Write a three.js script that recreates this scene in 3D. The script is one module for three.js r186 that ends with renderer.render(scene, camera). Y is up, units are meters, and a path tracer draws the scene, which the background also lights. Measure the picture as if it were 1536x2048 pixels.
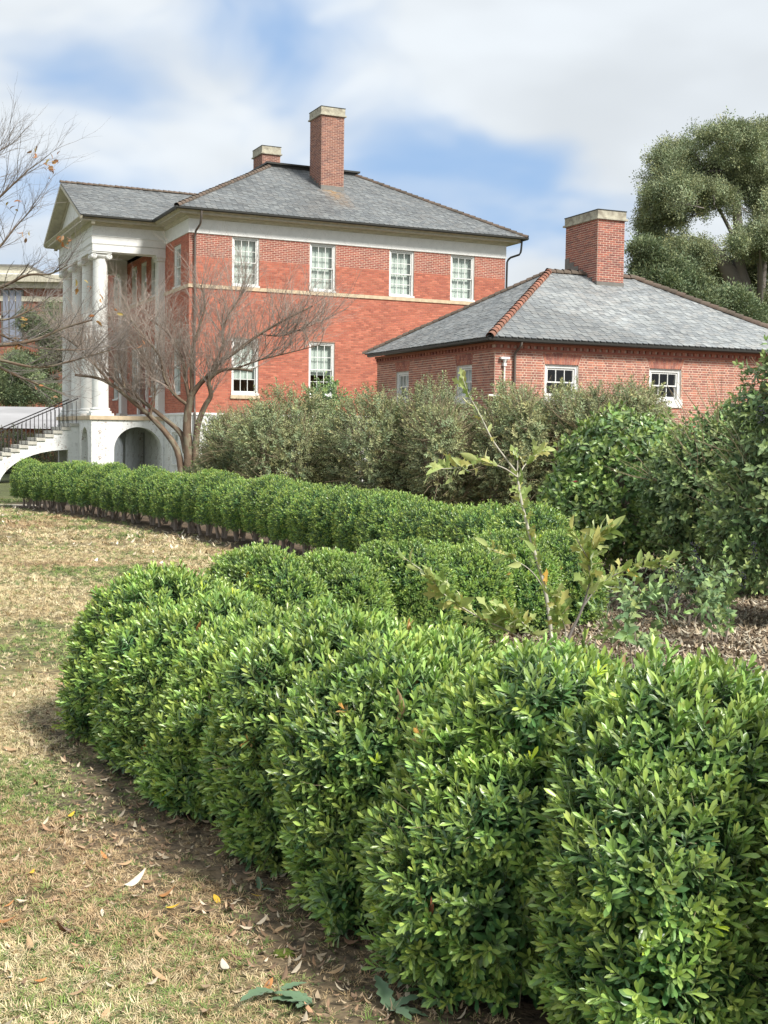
import * as THREE from 'three';
import { mergeGeometries } from 'three/addons/utils/BufferGeometryUtils.js';

// ---------------------------------------------------------------- camera, sky, sun, exposure
const scene = new THREE.Scene();
const EYE = 1.62, F = 2450, PITCH = 0.0628, ROLL = 0.0135;
const camera = new THREE.PerspectiveCamera(2 * Math.atan(1024 / F) * 180 / Math.PI, 768 / 1024, 0.1, 600);
camera.position.set(0, EYE, 0);
camera.rotation.set(-PITCH, 0, ROLL, 'XYZ');
camera.updateMatrixWorld(true);

const renderer = new THREE.WebGLRenderer({ antialias: true });
renderer.toneMapping = THREE.LinearToneMapping;
renderer.toneMappingExposure = 1.95;
renderer.shadowMap.enabled = true;

const SUN_DIR = new THREE.Vector3(0.52, 0.70, 0.485).normalize();
const sun = new THREE.DirectionalLight(new THREE.Color(1, 0.95, 0.88), 3.3);
sun.position.copy(SUN_DIR).multiplyScalar(120).add(new THREE.Vector3(0, 0, -25));
sun.target.position.set(0, 0, -25); scene.add(sun.target);
sun.castShadow = true; sun.shadow.radius = 24; sun.shadow.mapSize.set(4096, 4096);
Object.assign(sun.shadow.camera, { left: -60, right: 60, top: 60, bottom: -60, near: 1, far: 300 });
scene.add(sun);

// ---------------------------------------------------------------- random numbers and noise
function rng(seed) { let a = seed >>> 0; return () => { a = (a + 0x6D2B79F5) | 0; let t = Math.imul(a ^ (a >>> 15), 1 | a); t = (t + Math.imul(t ^ (t >>> 7), 61 | t)) ^ t; return ((t ^ (t >>> 14)) >>> 0) / 4294967296; }; }
function hash3(x, y, z) { let h = Math.imul(x, 374761393) + Math.imul(y, 668265263) + Math.imul(z, 2147483647 ^ 1274126177); h = Math.imul(h ^ (h >>> 13), 1274126177); h = Math.imul(h ^ (h >>> 16), 2246822519); return ((h ^ (h >>> 15)) >>> 0) / 4294967296; }
function noise3(x, y, z) {
  const xi = Math.floor(x), yi = Math.floor(y), zi = Math.floor(z); let u = x - xi, v = y - yi, w = z - zi;
  u = u * u * (3 - 2 * u); v = v * v * (3 - 2 * v); w = w * w * (3 - 2 * w);
  const L = (a, b, t) => a + (b - a) * t;
  return L(L(L(hash3(xi, yi, zi), hash3(xi + 1, yi, zi), u), L(hash3(xi, yi + 1, zi), hash3(xi + 1, yi + 1, zi), u), v),
    L(L(hash3(xi, yi, zi + 1), hash3(xi + 1, yi, zi + 1), u), L(hash3(xi, yi + 1, zi + 1), hash3(xi + 1, yi + 1, zi + 1), u), v), w);
}
function fbm(x, y, z, oct = 5) { let s = 0, a = 0.5, n = 0; for (let i = 0; i < oct; i++) { s += a * noise3(x, y, z); n += a; a *= 0.5; x = x * 2.03 + 11.3; y = y * 2.03 + 5.1; z = z * 2.03 + 7.7; } return s / n; }
const clamp = (x, a = 0, b = 1) => Math.min(b, Math.max(a, x));
const smooth = (a, b, x) => { const t = clamp((x - a) / (b - a)); return t * t * (3 - 2 * t); };
const mix = (a, b, t) => a + (b - a) * t;
const V = (x, y, z) => new THREE.Vector3(x, y, z);

// ---------------------------------------------------------------- sky: blue air under broken cloud
{
  const W = 2048, Hh = 1024, data = new Float32Array(W * Hh * 4);
  // thinner cloud in some directions: azimuth, elevation, half widths (radians), amount
  const gaps = [[-0.085, 0.315, 0.05, 0.05, 0.20], [-0.02, 0.36, 0.05, 0.05, 0.15], [0.02, 0.235, 0.07, 0.03, 0.17], [-0.24, 0.19, 0.10, 0.028, 0.20], [0.10, 0.15, 0.12, 0.035, 0.30], [-0.10, 0.18, 0.14, 0.03, 0.14], [-0.30, 0.14, 0.12, 0.05, 0.26], [-0.26, 0.28, 0.05, 0.025, 0.1], [0.13, 0.205, 0.05, 0.02, 0.12]];
  for (let j = 0; j < Hh; j++) {
    const el = (j + 0.5) / Hh * Math.PI - Math.PI / 2, cy = Math.sin(el), ce = Math.cos(el);
    for (let i = 0; i < W; i++) {
      const o = (j * W + i) * 4;
      if (el < -0.06) { data[o] = 0.30; data[o + 1] = 0.29; data[o + 2] = 0.24; data[o + 3] = 1; continue; }
      const ph = ((i + 0.5) / W - 0.5) * 2 * Math.PI, dx = Math.cos(ph) * ce, dz = Math.sin(ph) * ce;
      const wx = fbm(dx * 4 + 3, cy * 9, dz * 4, 3) - 0.5, wy = fbm(dx * 4 - 9, cy * 9 + 4, dz * 4, 3) - 0.5;
      let n = fbm(dx * 4.2 + wx * 1.6 + 21, cy * 11 + wy * 1.5 - dx * 1.4, dz * 4.2 + wx + 9, 6);
      const az = Math.atan2(dx, -dz);
      let b = 0.25;
      for (const [ga, ge, gw, gh, am] of gaps) { const q = ((az - ga) / gw) ** 2 + ((el - ge) / gh) ** 2; if (q < 9) b -= 0.85 * am * Math.exp(-q); }
      const cov = smooth(0.36, 0.66, n + b);
      const g = Math.pow(clamp(1 - Math.max(0, cy)), 3);
      const sky = [mix(0.14, 0.24, g), mix(0.235, 0.34, g), mix(0.405, 0.47, g)];
      const shade = fbm(dx * 6 + 40, cy * 16 + 3, dz * 6, 4);
      const lum = mix(0.41, 0.51, smooth(0.3, 0.68, shade * 0.6 + n * 0.4));
      const cl = [lum * 0.93, lum * 0.985, lum * 1.03];
      for (let k = 0; k < 3; k++) data[o + k] = mix(sky[k], cl[k], cov * 0.96);
      data[o + 3] = 1;
    }
  }
  const t = new THREE.DataTexture(data, W, Hh, THREE.RGBAFormat, THREE.FloatType);
  t.mapping = THREE.EquirectangularReflectionMapping; t.magFilter = THREE.LinearFilter; t.minFilter = THREE.LinearFilter; t.needsUpdate = true;
  scene.background = t; scene.environment = t;
}

// ---------------------------------------------------------------- helpers
const counts = new Map();
function numbered(n) { const k = counts.get(n) ?? 0; counts.set(n, k + 1); return k ? n + '_' + String(k).padStart(3, '0') : n; }
function tag(o, label, category, group, kind) { if (label) o.userData.label = label; if (category) o.userData.category = category; if (group) o.userData.group = group; if (kind) o.userData.kind = kind; return o; }
function thing(name, label, category, group) { const g = new THREE.Group(); g.name = numbered(name); scene.add(g); return tag(g, label, category, group); }
function add(parent, name, geo, mat) { const m = new THREE.Mesh(geo, mat); m.name = name; m.castShadow = m.receiveShadow = true; parent.add(m); return m; }
function grp(parent, name) { const g = new THREE.Group(); g.name = name; parent.add(g); return g; }
function structure(name, geo, mat) { const m = add(scene, numbered(name), geo, mat); m.userData.kind = 'structure'; return m; }
function instanced(parent, name, geo, mat, mats, cols) {
  const m = new THREE.InstancedMesh(geo, mat, mats.length); m.name = name; m.castShadow = m.receiveShadow = true; m.userData.kind = 'stuff';
  for (let i = 0; i < mats.length; i++) { m.setMatrixAt(i, mats[i]); if (cols) m.setColorAt(i, cols[i]); }
  parent.add(m); return m;
}
const std = (o) => new THREE.MeshStandardMaterial(o);
const phys = (o) => new THREE.MeshPhysicalMaterial(o);
const rgb = (r, g, b) => new THREE.Color().setRGB(r, g, b);
const nonIdx = (g) => (g.index ? g.toNonIndexed() : g);
function merge(list) { const l = list.map((g) => { const n = nonIdx(g); for (const k of Object.keys(n.attributes)) if (!['position', 'normal', 'uv'].includes(k)) n.deleteAttribute(k); if (!n.attributes.uv) n.setAttribute('uv', new THREE.BufferAttribute(new Float32Array(n.attributes.position.count * 2), 2)); return n; }); return mergeGeometries(l); }
function bx(x0, y0, z0, x1, y1, z1) { const g = new THREE.BoxGeometry(Math.abs(x1 - x0), Math.abs(y1 - y0), Math.abs(z1 - z0)); g.translate((x0 + x1) / 2, (y0 + y1) / 2, (z0 + z1) / 2); boxUV(g); return g; }
function boxUV(g) { const p = g.attributes.position, n = g.attributes.normal, u = new Float32Array(p.count * 2); for (let i = 0; i < p.count; i++) { const ax = Math.abs(n.getX(i)), ay = Math.abs(n.getY(i)), az = Math.abs(n.getZ(i)); if (ay >= ax && ay >= az) { u[2 * i] = p.getX(i); u[2 * i + 1] = p.getZ(i); } else if (ax > az) { u[2 * i] = p.getZ(i); u[2 * i + 1] = p.getY(i); } else { u[2 * i] = p.getX(i); u[2 * i + 1] = p.getY(i); } } g.setAttribute('uv', new THREE.BufferAttribute(u, 2)); return g; }
// tapered tube through points with radii
function limb(pts, radii, sides = 6) {
  const n = pts.length, pos = [], nor = [], uv = [], idx = []; let up = V(0.3, 0.2, 1), len = 0;
  for (let i = 0; i < n; i++) {
    const t = pts[Math.min(n - 1, i + 1)].clone().sub(pts[Math.max(0, i - 1)]).normalize();
    const s = up.clone().cross(t).normalize(); if (s.lengthSq() < 0.1) s.set(1, 0, 0); const b = t.clone().cross(s).normalize(); up = b;
    if (i) len += pts[i].distanceTo(pts[i - 1]);
    for (let k = 0; k <= sides; k++) { const a = k / sides * Math.PI * 2, c = Math.cos(a), d = Math.sin(a); const v = s.clone().multiplyScalar(c).addScaledVector(b, d); nor.push(v.x, v.y, v.z); pos.push(pts[i].x + v.x * radii[i], pts[i].y + v.y * radii[i], pts[i].z + v.z * radii[i]); uv.push(k / sides, len * 0.55); }
  }
  for (let i = 0; i < n - 1; i++) for (let k = 0; k < sides; k++) { const a = i * (sides + 1) + k, b = a + sides + 1; idx.push(a, a + 1, b, a + 1, b + 1, b); }
  const g = new THREE.BufferGeometry(); g.setAttribute('position', new THREE.Float32BufferAttribute(pos, 3)); g.setAttribute('normal', new THREE.Float32BufferAttribute(nor, 3)); g.setAttribute('uv', new THREE.Float32BufferAttribute(uv, 2)); g.setIndex(idx); return g;
}
// collects many limbs into one geometry cheaply
class Limbs { constructor() { this.p = []; this.n = []; this.u = []; this.i = []; this.c = 0; }
  add(g) { const a = g.attributes, b = this.c; for (const v of a.position.array) this.p.push(v); for (const v of a.normal.array) this.n.push(v); for (const v of a.uv.array) this.u.push(v); for (const v of g.index.array) this.i.push(v + b); this.c += a.position.count; }
  geo() { const g = new THREE.BufferGeometry(); g.setAttribute('position', new THREE.Float32BufferAttribute(this.p, 3)); g.setAttribute('normal', new THREE.Float32BufferAttribute(this.n, 3)); g.setAttribute('uv', new THREE.Float32BufferAttribute(this.u, 2)); g.setIndex(this.i); return g; } }
// pixel of the photograph (1536 x 2048) at a depth along the view -> a place, used only to lay the site out in metres
function at(px, py, depth) { const d = V((px - 768) / F, -(py - 1024) / F, -1).applyEuler(camera.rotation); return d.multiplyScalar(depth / -d.z).add(camera.position); }
function groundY(x, z) { const d = -z; return -0.5 * smooth(8, 46, d) + (d < 40 ? 0.02 * (noise3(x * 0.6 + 50, 0, z * 0.6) - 0.5) : 0); }

// ---------------------------------------------------------------- textures
function tex(size, fn, srgb = true, rep = 1) {
  const d = new Uint8Array(size * size * 4);
  for (let j = 0; j < size; j++) for (let i = 0; i < size; i++) { const c = fn(i / size, j / size), o = (j * size + i) * 4; d[o] = clamp(c[0]) * 255; d[o + 1] = clamp(c[1]) * 255; d[o + 2] = clamp(c[2]) * 255; d[o + 3] = 255; }
  const t = new THREE.DataTexture(d, size, size); t.wrapS = t.wrapT = THREE.RepeatWrapping; t.magFilter = THREE.LinearFilter; t.minFilter = THREE.LinearMipmapLinearFilter; t.generateMipmaps = true; if (srgb) t.colorSpace = THREE.SRGBColorSpace; t.repeat.set(rep, rep); t.needsUpdate = true; return t;
}
// noise that tiles over the unit square
function tn(u, v, f, seed = 0, oct = 4) { let s = 0, a = 0.5, n = 0; for (let o = 0; o < oct; o++) { const x = u * f, y = v * f, xi = Math.floor(x), yi = Math.floor(y); let p = x - xi, q = y - yi; p = p * p * (3 - 2 * p); q = q * q * (3 - 2 * q); const h = (a2, b2) => hash3(((a2 % f) + f) % f, ((b2 % f) + f) % f, seed + o * 17); s += a * mix(mix(h(xi, yi), h(xi + 1, yi), p), mix(h(xi, yi + 1), h(xi + 1, yi + 1), p), q); n += a; a *= 0.5; f *= 2; } return s / n; }
const grey = (v) => [v, v, v];
const mottle = tex(512, (u, v) => grey(0.80 + 0.2 * tn(u, v, 8, 3, 6)), true);
const grain = tex(512, (u, v) => grey(tn(u, v, 32, 9, 4)), false);
const paintTex = tex(512, (u, v) => { const s = tn(u, v, 6, 31, 6), k = smooth(0.60, 0.75, tn(u, v, 24, 77, 4)); const b = 0.95 + 0.05 * s - 0.035 * k; return [b, b, b * 0.99]; });
const chipTex = tex(1024, (u, v) => { const s = tn(u, v, 6, 31, 6), k = smooth(0.685, 0.70, tn(u, v, 22, 177, 5)) * smooth(0.5, 0.6, tn(u, v, 3, 91, 2)), d = smooth(0.5, 0.8, tn(u, v, 9, 19, 5)); const b = 0.95 + 0.05 * s - 0.09 * d; return [mix(b, 0.62, k), mix(b, 0.52, k), mix(b * 0.985, 0.46, k)]; });
const barkTex = tex(512, (u, v) => { const a = tn(u, v, 10, 5, 5), l = smooth(0.52, 0.62, tn(u, v, 7, 51, 5)); return [mix(0.36 + 0.24 * a, 0.62, l * 0.6), mix(0.30 + 0.22 * a, 0.62, l * 0.6), mix(0.26 + 0.18 * a, 0.54, l * 0.6)]; });
const stoneTex = tex(512, (u, v) => { const a = tn(u, v, 6, 15, 6), k = smooth(0.38, 0.78, tn(u, v, 7, 81, 6)); return [0.60 + 0.16 * a - 0.13 * k, 0.585 + 0.16 * a - 0.14 * k, 0.525 + 0.14 * a - 0.13 * k]; });

// ---------------------------------------------------------------- materials
const M = {
  white: std({ color: rgb(0.76, 0.77, 0.76), roughness: 0.55, map: paintTex }),
  whiteBrick: std({ color: rgb(0.78, 0.79, 0.80), roughness: 0.8, map: chipTex, bumpMap: tex(512, (u, v) => { const r = v * 15, f = r - Math.floor(r), x = u * 5 + (Math.floor(r) % 2) * 0.5, fx = x - Math.floor(x); return grey((f < 0.14 || fx < 0.05 ? 0.35 : 0.8) + 0.2 * tn(u, v, 32, 4, 3)); }, false), bumpScale: 0.006 }),
  cream: std({ color: rgb(0.62, 0.58, 0.46), roughness: 0.7, map: mottle }),
  stone: std({ color: rgb(0.70, 0.56, 0.38), roughness: 0.85, map: mottle, bumpMap: grain, bumpScale: 0.003 }),
  tread: std({ color: rgb(0.62, 0.60, 0.53), roughness: 0.85, map: mottle, bumpMap: grain, bumpScale: 0.003 }),
  capStone: std({ color: rgb(1, 1, 1), roughness: 0.9, map: stoneTex, bumpMap: grain, bumpScale: 0.004 }),
  mortarPale: std({ color: rgb(0.80, 0.60, 0.47), roughness: 0.95, map: mottle }),
  mortarMain: std({ color: rgb(0.56, 0.32, 0.23), roughness: 0.95, map: mottle }),
  mortarChimney: std({ color: rgb(0.66, 0.47, 0.37), roughness: 0.95, map: mottle }),
  brick: std({ color: rgb(1, 1, 1), roughness: 0.9, bumpMap: grain, bumpScale: 0.002 }),
  slate: std({ color: rgb(1, 1, 1), roughness: 0.5, bumpMap: grain, bumpScale: 0.0015 }),
  underlay: std({ color: rgb(0.20, 0.205, 0.20), roughness: 0.95, map: mottle }),
  gutter: std({ color: rgb(0.035, 0.036, 0.032), roughness: 0.5, metalness: 0.3 }),
  pipeGrey: std({ color: rgb(0.13, 0.11, 0.095), roughness: 0.5, metalness: 0.3 }),
  lead: std({ color: rgb(0.21, 0.20, 0.18), roughness: 0.6, metalness: 0.3, map: mottle }),
  terracotta: std({ color: rgb(0.33, 0.15, 0.098), roughness: 0.85, map: mottle, bumpMap: grain, bumpScale: 0.003 }),
  tileOld: std({ color: rgb(0.145, 0.112, 0.085), roughness: 0.9, map: mottle, bumpMap: grain, bumpScale: 0.003 }),
  glass: phys({ color: rgb(0.92, 0.96, 0.94), roughness: 0.03, transmission: 1, thickness: 0, ior: 1.5 }),
  curtain: std({ color: rgb(0.50, 0.54, 0.51), roughness: 0.95 }),
  door: std({ color: rgb(0.20, 0.05, 0.035), roughness: 0.6 }),
  greyDoor: std({ color: rgb(0.34, 0.34, 0.33), roughness: 0.6 }),
  iron: std({ color: rgb(0.05, 0.045, 0.045), roughness: 0.55, metalness: 0.6 }),
  plaster: std({ color: rgb(0.62, 0.62, 0.58), roughness: 0.8, map: paintTex }),
  bark: std({ color: rgb(0.72, 0.70, 0.66), roughness: 0.95, map: barkTex, bumpMap: barkTex, bumpScale: 0.01 }),
  twig: std({ color: rgb(0.36, 0.30, 0.255), roughness: 0.95 }),
  twigGrey: std({ color: rgb(0.19, 0.17, 0.155), roughness: 0.95 }),
  twigTan: std({ color: rgb(0.36, 0.29, 0.19), roughness: 0.95 }),
  stemPale: std({ color: rgb(0.55, 0.52, 0.43), roughness: 0.9, map: mottle }),
};
// ---------------------------------------------------------------- building helpers (local frames: x along the long face, y up, z out towards the garden)
const UP = V(0, 1, 0);
const face = (ox, oz, dir) => { const u = dir === 'z' ? V(1, 0, 0) : dir === '-x' ? V(0, 0, 1) : dir === 'x' ? V(0, 0, -1) : V(-1, 0, 0); return { o: V(ox, 0, oz), u, n: u.clone().cross(UP) }; };
const basis = (f) => new THREE.Matrix4().makeBasis(f.u, UP, f.n).setPosition(f.o);
const onFace = (f, geo) => geo.applyMatrix4(basis(f));
function wallGeo(f, u0, u1, y0, y1, holes, thick = 0.35) {
  const s = new THREE.Shape(); s.moveTo(u0, y0); s.lineTo(u1, y0); s.lineTo(u1, y1); s.lineTo(u0, y1); s.closePath();
  for (const h of holes) { const p = new THREE.Path(); if (h.arch) { const c = (h.u0 + h.u1) / 2, r = (h.u1 - h.u0) / 2, k = h.rise ?? r; p.moveTo(h.u0, h.y0); p.lineTo(h.u1, h.y0); for (let i = 0; i <= 24; i++) { const a = i / 24 * Math.PI; p.lineTo(c + r * Math.cos(a), h.y1 - k + k * Math.sin(a)); } } else { p.moveTo(h.u0, h.y0); p.lineTo(h.u1, h.y0); p.lineTo(h.u1, h.y1); p.lineTo(h.u0, h.y1); } p.closePath(); s.holes.push(p); }
  const g = new THREE.ExtrudeGeometry(s, { depth: thick, bevelEnabled: false, curveSegments: 4 }); g.translate(0, 0, -thick); return onFace(f, g);
}
const brickBox = new THREE.BoxGeometry(1, 1, 1);
const slateBrickMats = {};
function paletteMats(key, pal) { return slateBrickMats[key] ??= pal.map(([r, g, b]) => { const m = M[key === 'slate' ? 'slate' : 'brick'].clone(); m.color = rgb(r, g, b); return m; }); }
const PAL = {
  small: [[0.42, 0.165, 0.11], [0.36, 0.135, 0.095], [0.31, 0.12, 0.09], [0.47, 0.19, 0.125], [0.39, 0.165, 0.12], [0.28, 0.115, 0.09]],
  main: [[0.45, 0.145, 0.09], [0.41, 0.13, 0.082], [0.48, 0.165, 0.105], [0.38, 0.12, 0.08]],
  mainTop: [[0.33, 0.10, 0.066], [0.29, 0.085, 0.06], [0.26, 0.08, 0.06]],
  chimney: [[0.27, 0.125, 0.09], [0.23, 0.105, 0.08], [0.30, 0.14, 0.10], [0.19, 0.09, 0.075]],
  chimneyRed: [[0.30, 0.10, 0.072], [0.25, 0.085, 0.068], [0.21, 0.078, 0.066], [0.34, 0.115, 0.08]],
};
// bricks laid on a face in courses; the first `singles` (by nearness) are meshes of their own
function layBricks(part, f, u0, u1, y0, y1, { bond = 'flemish', holes = [], pal = 'small', singles = 0, course = 0.0677, len = 0.213, joint = 0.0135, seed = 1, world } = {}) {
  const R = rng(seed), list = [], rows = Math.round((y1 - y0) / course);
  for (let r = 0; r < rows; r++) {
    const yc = y0 + (r + 0.5) * course; let cuts = [[u0, u1]];
    for (const h of holes) { const grow = h.fan ? (h.fan[1] - h.fan[0]) * clamp((yc - h.y1) / (h.fan[2])) : 0; if (yc > h.y0 - 0.02 && yc < (h.fan ? h.y1 + h.fan[2] : h.y1)) { const a = h.u0 - grow - 0.004, b = h.u1 + grow + 0.004; cuts = cuts.flatMap(([p, q]) => [[p, Math.min(q, a)], [Math.max(p, b), q]].filter(([x, y]) => y - x > 0.03)); } }
    let x = u0 - (r % 2 ? len * (bond === 'flemish' ? 0.75 : 0.5) : 0), k = r % 2;
    while (x < u1) {
      const w = bond === 'flemish' ? (k++ % 2 ? len / 2 : len) : len;
      for (const [p, q] of cuts) { const a = Math.max(x, p), b = Math.min(x + w, q); if (b - a > 0.03) list.push([(a + b) / 2, yc, b - a - joint * 0.95]); }
      x += w;
    }
  }
  const B = basis(f), rows2 = [], q = new THREE.Quaternion().setFromRotationMatrix(B), mats = [], cols = [], P = PAL[pal];
  for (const [u, y, l] of list) rows2.push({ p: V(u, y, -0.012 + R() * 0.003).applyMatrix4(B), l, h: course - joint + R() * 0.002, c: Math.min(P.length - 1, Math.floor(R() * P.length)), v: (0.84 + 0.32 * R()) * (0.9 + 0.2 * fbm(u * 0.9 + seed, y * 1.3, 0, 3)) });
  if (singles) { const d = (b) => b.p.clone().applyMatrix4(world).distanceTo(camera.position) + (b.l < 0.15 ? 3 : 0); rows2.sort((a, b) => d(a) - d(b)); const pm = paletteMats(pal, P); for (const b of rows2.splice(0, singles)) { const m = add(part, 'brick', brickBox, pm[b.c]); m.position.copy(b.p); m.quaternion.copy(q); m.scale.set(b.l, b.h, 0.036); } }
  for (const b of rows2) { mats.push(new THREE.Matrix4().compose(b.p, q, V(b.l, b.h, 0.036))); const c = P[b.c]; cols.push(rgb(c[0] * b.v, c[1] * b.v, c[2] * b.v)); }
  if (mats.length) instanced(part, 'brickwork', brickBox, M.brick, mats, cols);
}
// a profile of [out, y] points swept along a path of [x, z] corners, mitred; the outside lies to the right of the direction of travel seen from above... (normal = dir x up)
function sweep(path, prof, closed = true) {
  const n = path.length, off = [];
  const dirs = path.map((p, i) => { const q = path[(i + 1) % n]; const l = Math.hypot(q[0] - p[0], q[1] - p[1]) || 1; return [(q[0] - p[0]) / l, (q[1] - p[1]) / l]; });
  const nrm = dirs.map(([dx, dz]) => [-dz, dx]);   // dir x up
  for (let i = 0; i < n; i++) { let a = nrm[(i - 1 + n) % n], b = nrm[i]; if (!closed && i === 0) a = b; if (!closed && i === n - 1) b = a; const k = 1 + a[0] * b[0] + a[1] * b[1]; off.push([(a[0] + b[0]) / k, (a[1] + b[1]) / k]); }
  const pos = [], uv = [], m = prof.length; let run = 0;
  const segs = closed ? n : n - 1;
  for (let i = 0; i < segs; i++) {
    const j = (i + 1) % n, L = Math.hypot(path[j][0] - path[i][0], path[j][1] - path[i][1]);
    for (let k = 0; k < m - 1; k++) {
      const A = (v, w) => [path[v][0] + off[v][0] * prof[w][0], prof[w][1], path[v][1] + off[v][1] * prof[w][0]];
      const a = A(i, k), b = A(j, k), c = A(j, k + 1), d = A(i, k + 1);
      pos.push(...a, ...b, ...c, ...a, ...c, ...d); const h = prof[k][1] + prof[k][0], h2 = prof[k + 1][1] + prof[k + 1][0]; uv.push(run, h, run + L, h, run + L, h2, run, h, run + L, h2, run, h2);
    }
    run += L;
  }
  const g = new THREE.BufferGeometry(); g.setAttribute('position', new THREE.Float32BufferAttribute(pos, 3)); g.setAttribute('uv', new THREE.Float32BufferAttribute(uv, 2)); g.computeVertexNormals(); return g;
}
// sash window set in an opening
const paneGeos = new Map();
function sashWindow(parent, f, u0, y0, w, h, { cols = 3, rows = 2, jamb = 0.075, bottom = 0.11, curtain = 1, split = 0.5, sillOut = 0.05, seed = 1, set = 0.05 } = {}) {
  const R = rng(seed), g = grp(parent, 'window'); g.applyMatrix4(basis(f).multiply(new THREE.Matrix4().makeTranslation(u0, y0, 0)));
  const s = set;
  add(g, 'frame', merge([bx(0.002, 0, -0.20, jamb, h - 0.002, -s), bx(w - jamb, 0, -0.20, w - 0.002, h - 0.002, -s), bx(jamb, h - jamb, -0.20, w - jamb, h - 0.002, -s - 0.003), bx(0.012, 0.012, -s - 0.001, 0.03, h - 0.012, -s + 0.02), bx(w - 0.03, 0.012, -s - 0.001, w - 0.012, h - 0.012, -s + 0.02), bx(0.03, h - 0.03, -s - 0.001, w - 0.03, h - 0.012, -s + 0.02)]), M.white);
  add(g, 'sill', bx(-0.02, -0.001, -0.22, w + 0.02, bottom * 0.55, sillOut), M.white);
  const yb = bottom * 0.55 + 0.003, ym = mix(yb, h - jamb, split), x0 = jamb + 0.002, x1 = w - jamb - 0.002;
  const sash = (ya, yc, z, low) => {
    const st = 0.042, rb = low ? 0.07 : 0.036, rt = low ? 0.034 : 0.045, parts = [bx(x0, ya, z - 0.02, x0 + st, yc, z + 0.02), bx(x1 - st, ya, z - 0.02, x1, yc, z + 0.02), bx(x0 + st, ya, z - 0.02, x1 - st, ya + rb, z + 0.018), bx(x0 + st, yc - rt, z - 0.02, x1 - st, yc, z + 0.018)];
    const gx0 = x0 + st, gx1 = x1 - st, gy0 = ya + rb, gy1 = yc - rt, mw = 0.022, pw = (gx1 - gx0 - mw * (cols - 1)) / cols, ph = (gy1 - gy0 - mw * (rows - 1)) / rows;
    for (let i = 1; i < cols; i++) { const x = gx0 + i * pw + (i - 1) * mw; parts.push(bx(x, gy0, z - 0.015, x + mw, gy1, z + 0.013)); }
    for (let j = 1; j < rows; j++) for (let i = 0; i < cols; i++) { const y = gy0 + j * ph + (j - 1) * mw, x = gx0 + i * (pw + mw); parts.push(bx(x, y, z - 0.015, x + pw, y + mw, z + 0.011)); }
    add(g, 'sash', merge(parts), M.white);
    const key = pw.toFixed(3) + '_' + ph.toFixed(3); if (!paneGeos.has(key)) paneGeos.set(key, new THREE.PlaneGeometry(pw, ph));
    for (let i = 0; i < cols; i++) for (let j = 0; j < rows; j++) { const p = add(g, 'pane', paneGeos.get(key), M.glass); p.position.set(gx0 + i * (pw + mw) + pw / 2, gy0 + j * (ph + mw) + ph / 2, z); p.rotation.set((R() - 0.5) * 0.012, (R() - 0.5) * 0.012, 0); }
  };
  sash(ym - 0.02, h - jamb - 0.003, -0.10, false); sash(yb, ym + 0.016, -0.145, true);
  if (curtain > 0) {
    const cg = (xa, xb, ya, yc) => { const n = 28, q = new THREE.PlaneGeometry(xb - xa, yc - ya, n, 1), p = q.attributes.position; const ph = R() * 9; for (let i = 0; i < p.count; i++) p.setZ(i, 0.005 * Math.sin(p.getX(i) * 55 + ph) + 0.004 * Math.sin(p.getX(i) * 23 + 2 * ph)); q.computeVertexNormals(); q.translate((xa + xb) / 2, (ya + yc) / 2, -0.26); return q; };
    const low = mix(h, 0.02, curtain);
    add(g, 'curtain', cg(0.02, w - 0.02, low, h - 0.02), M.curtain);
  }
  return g;
}
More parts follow.
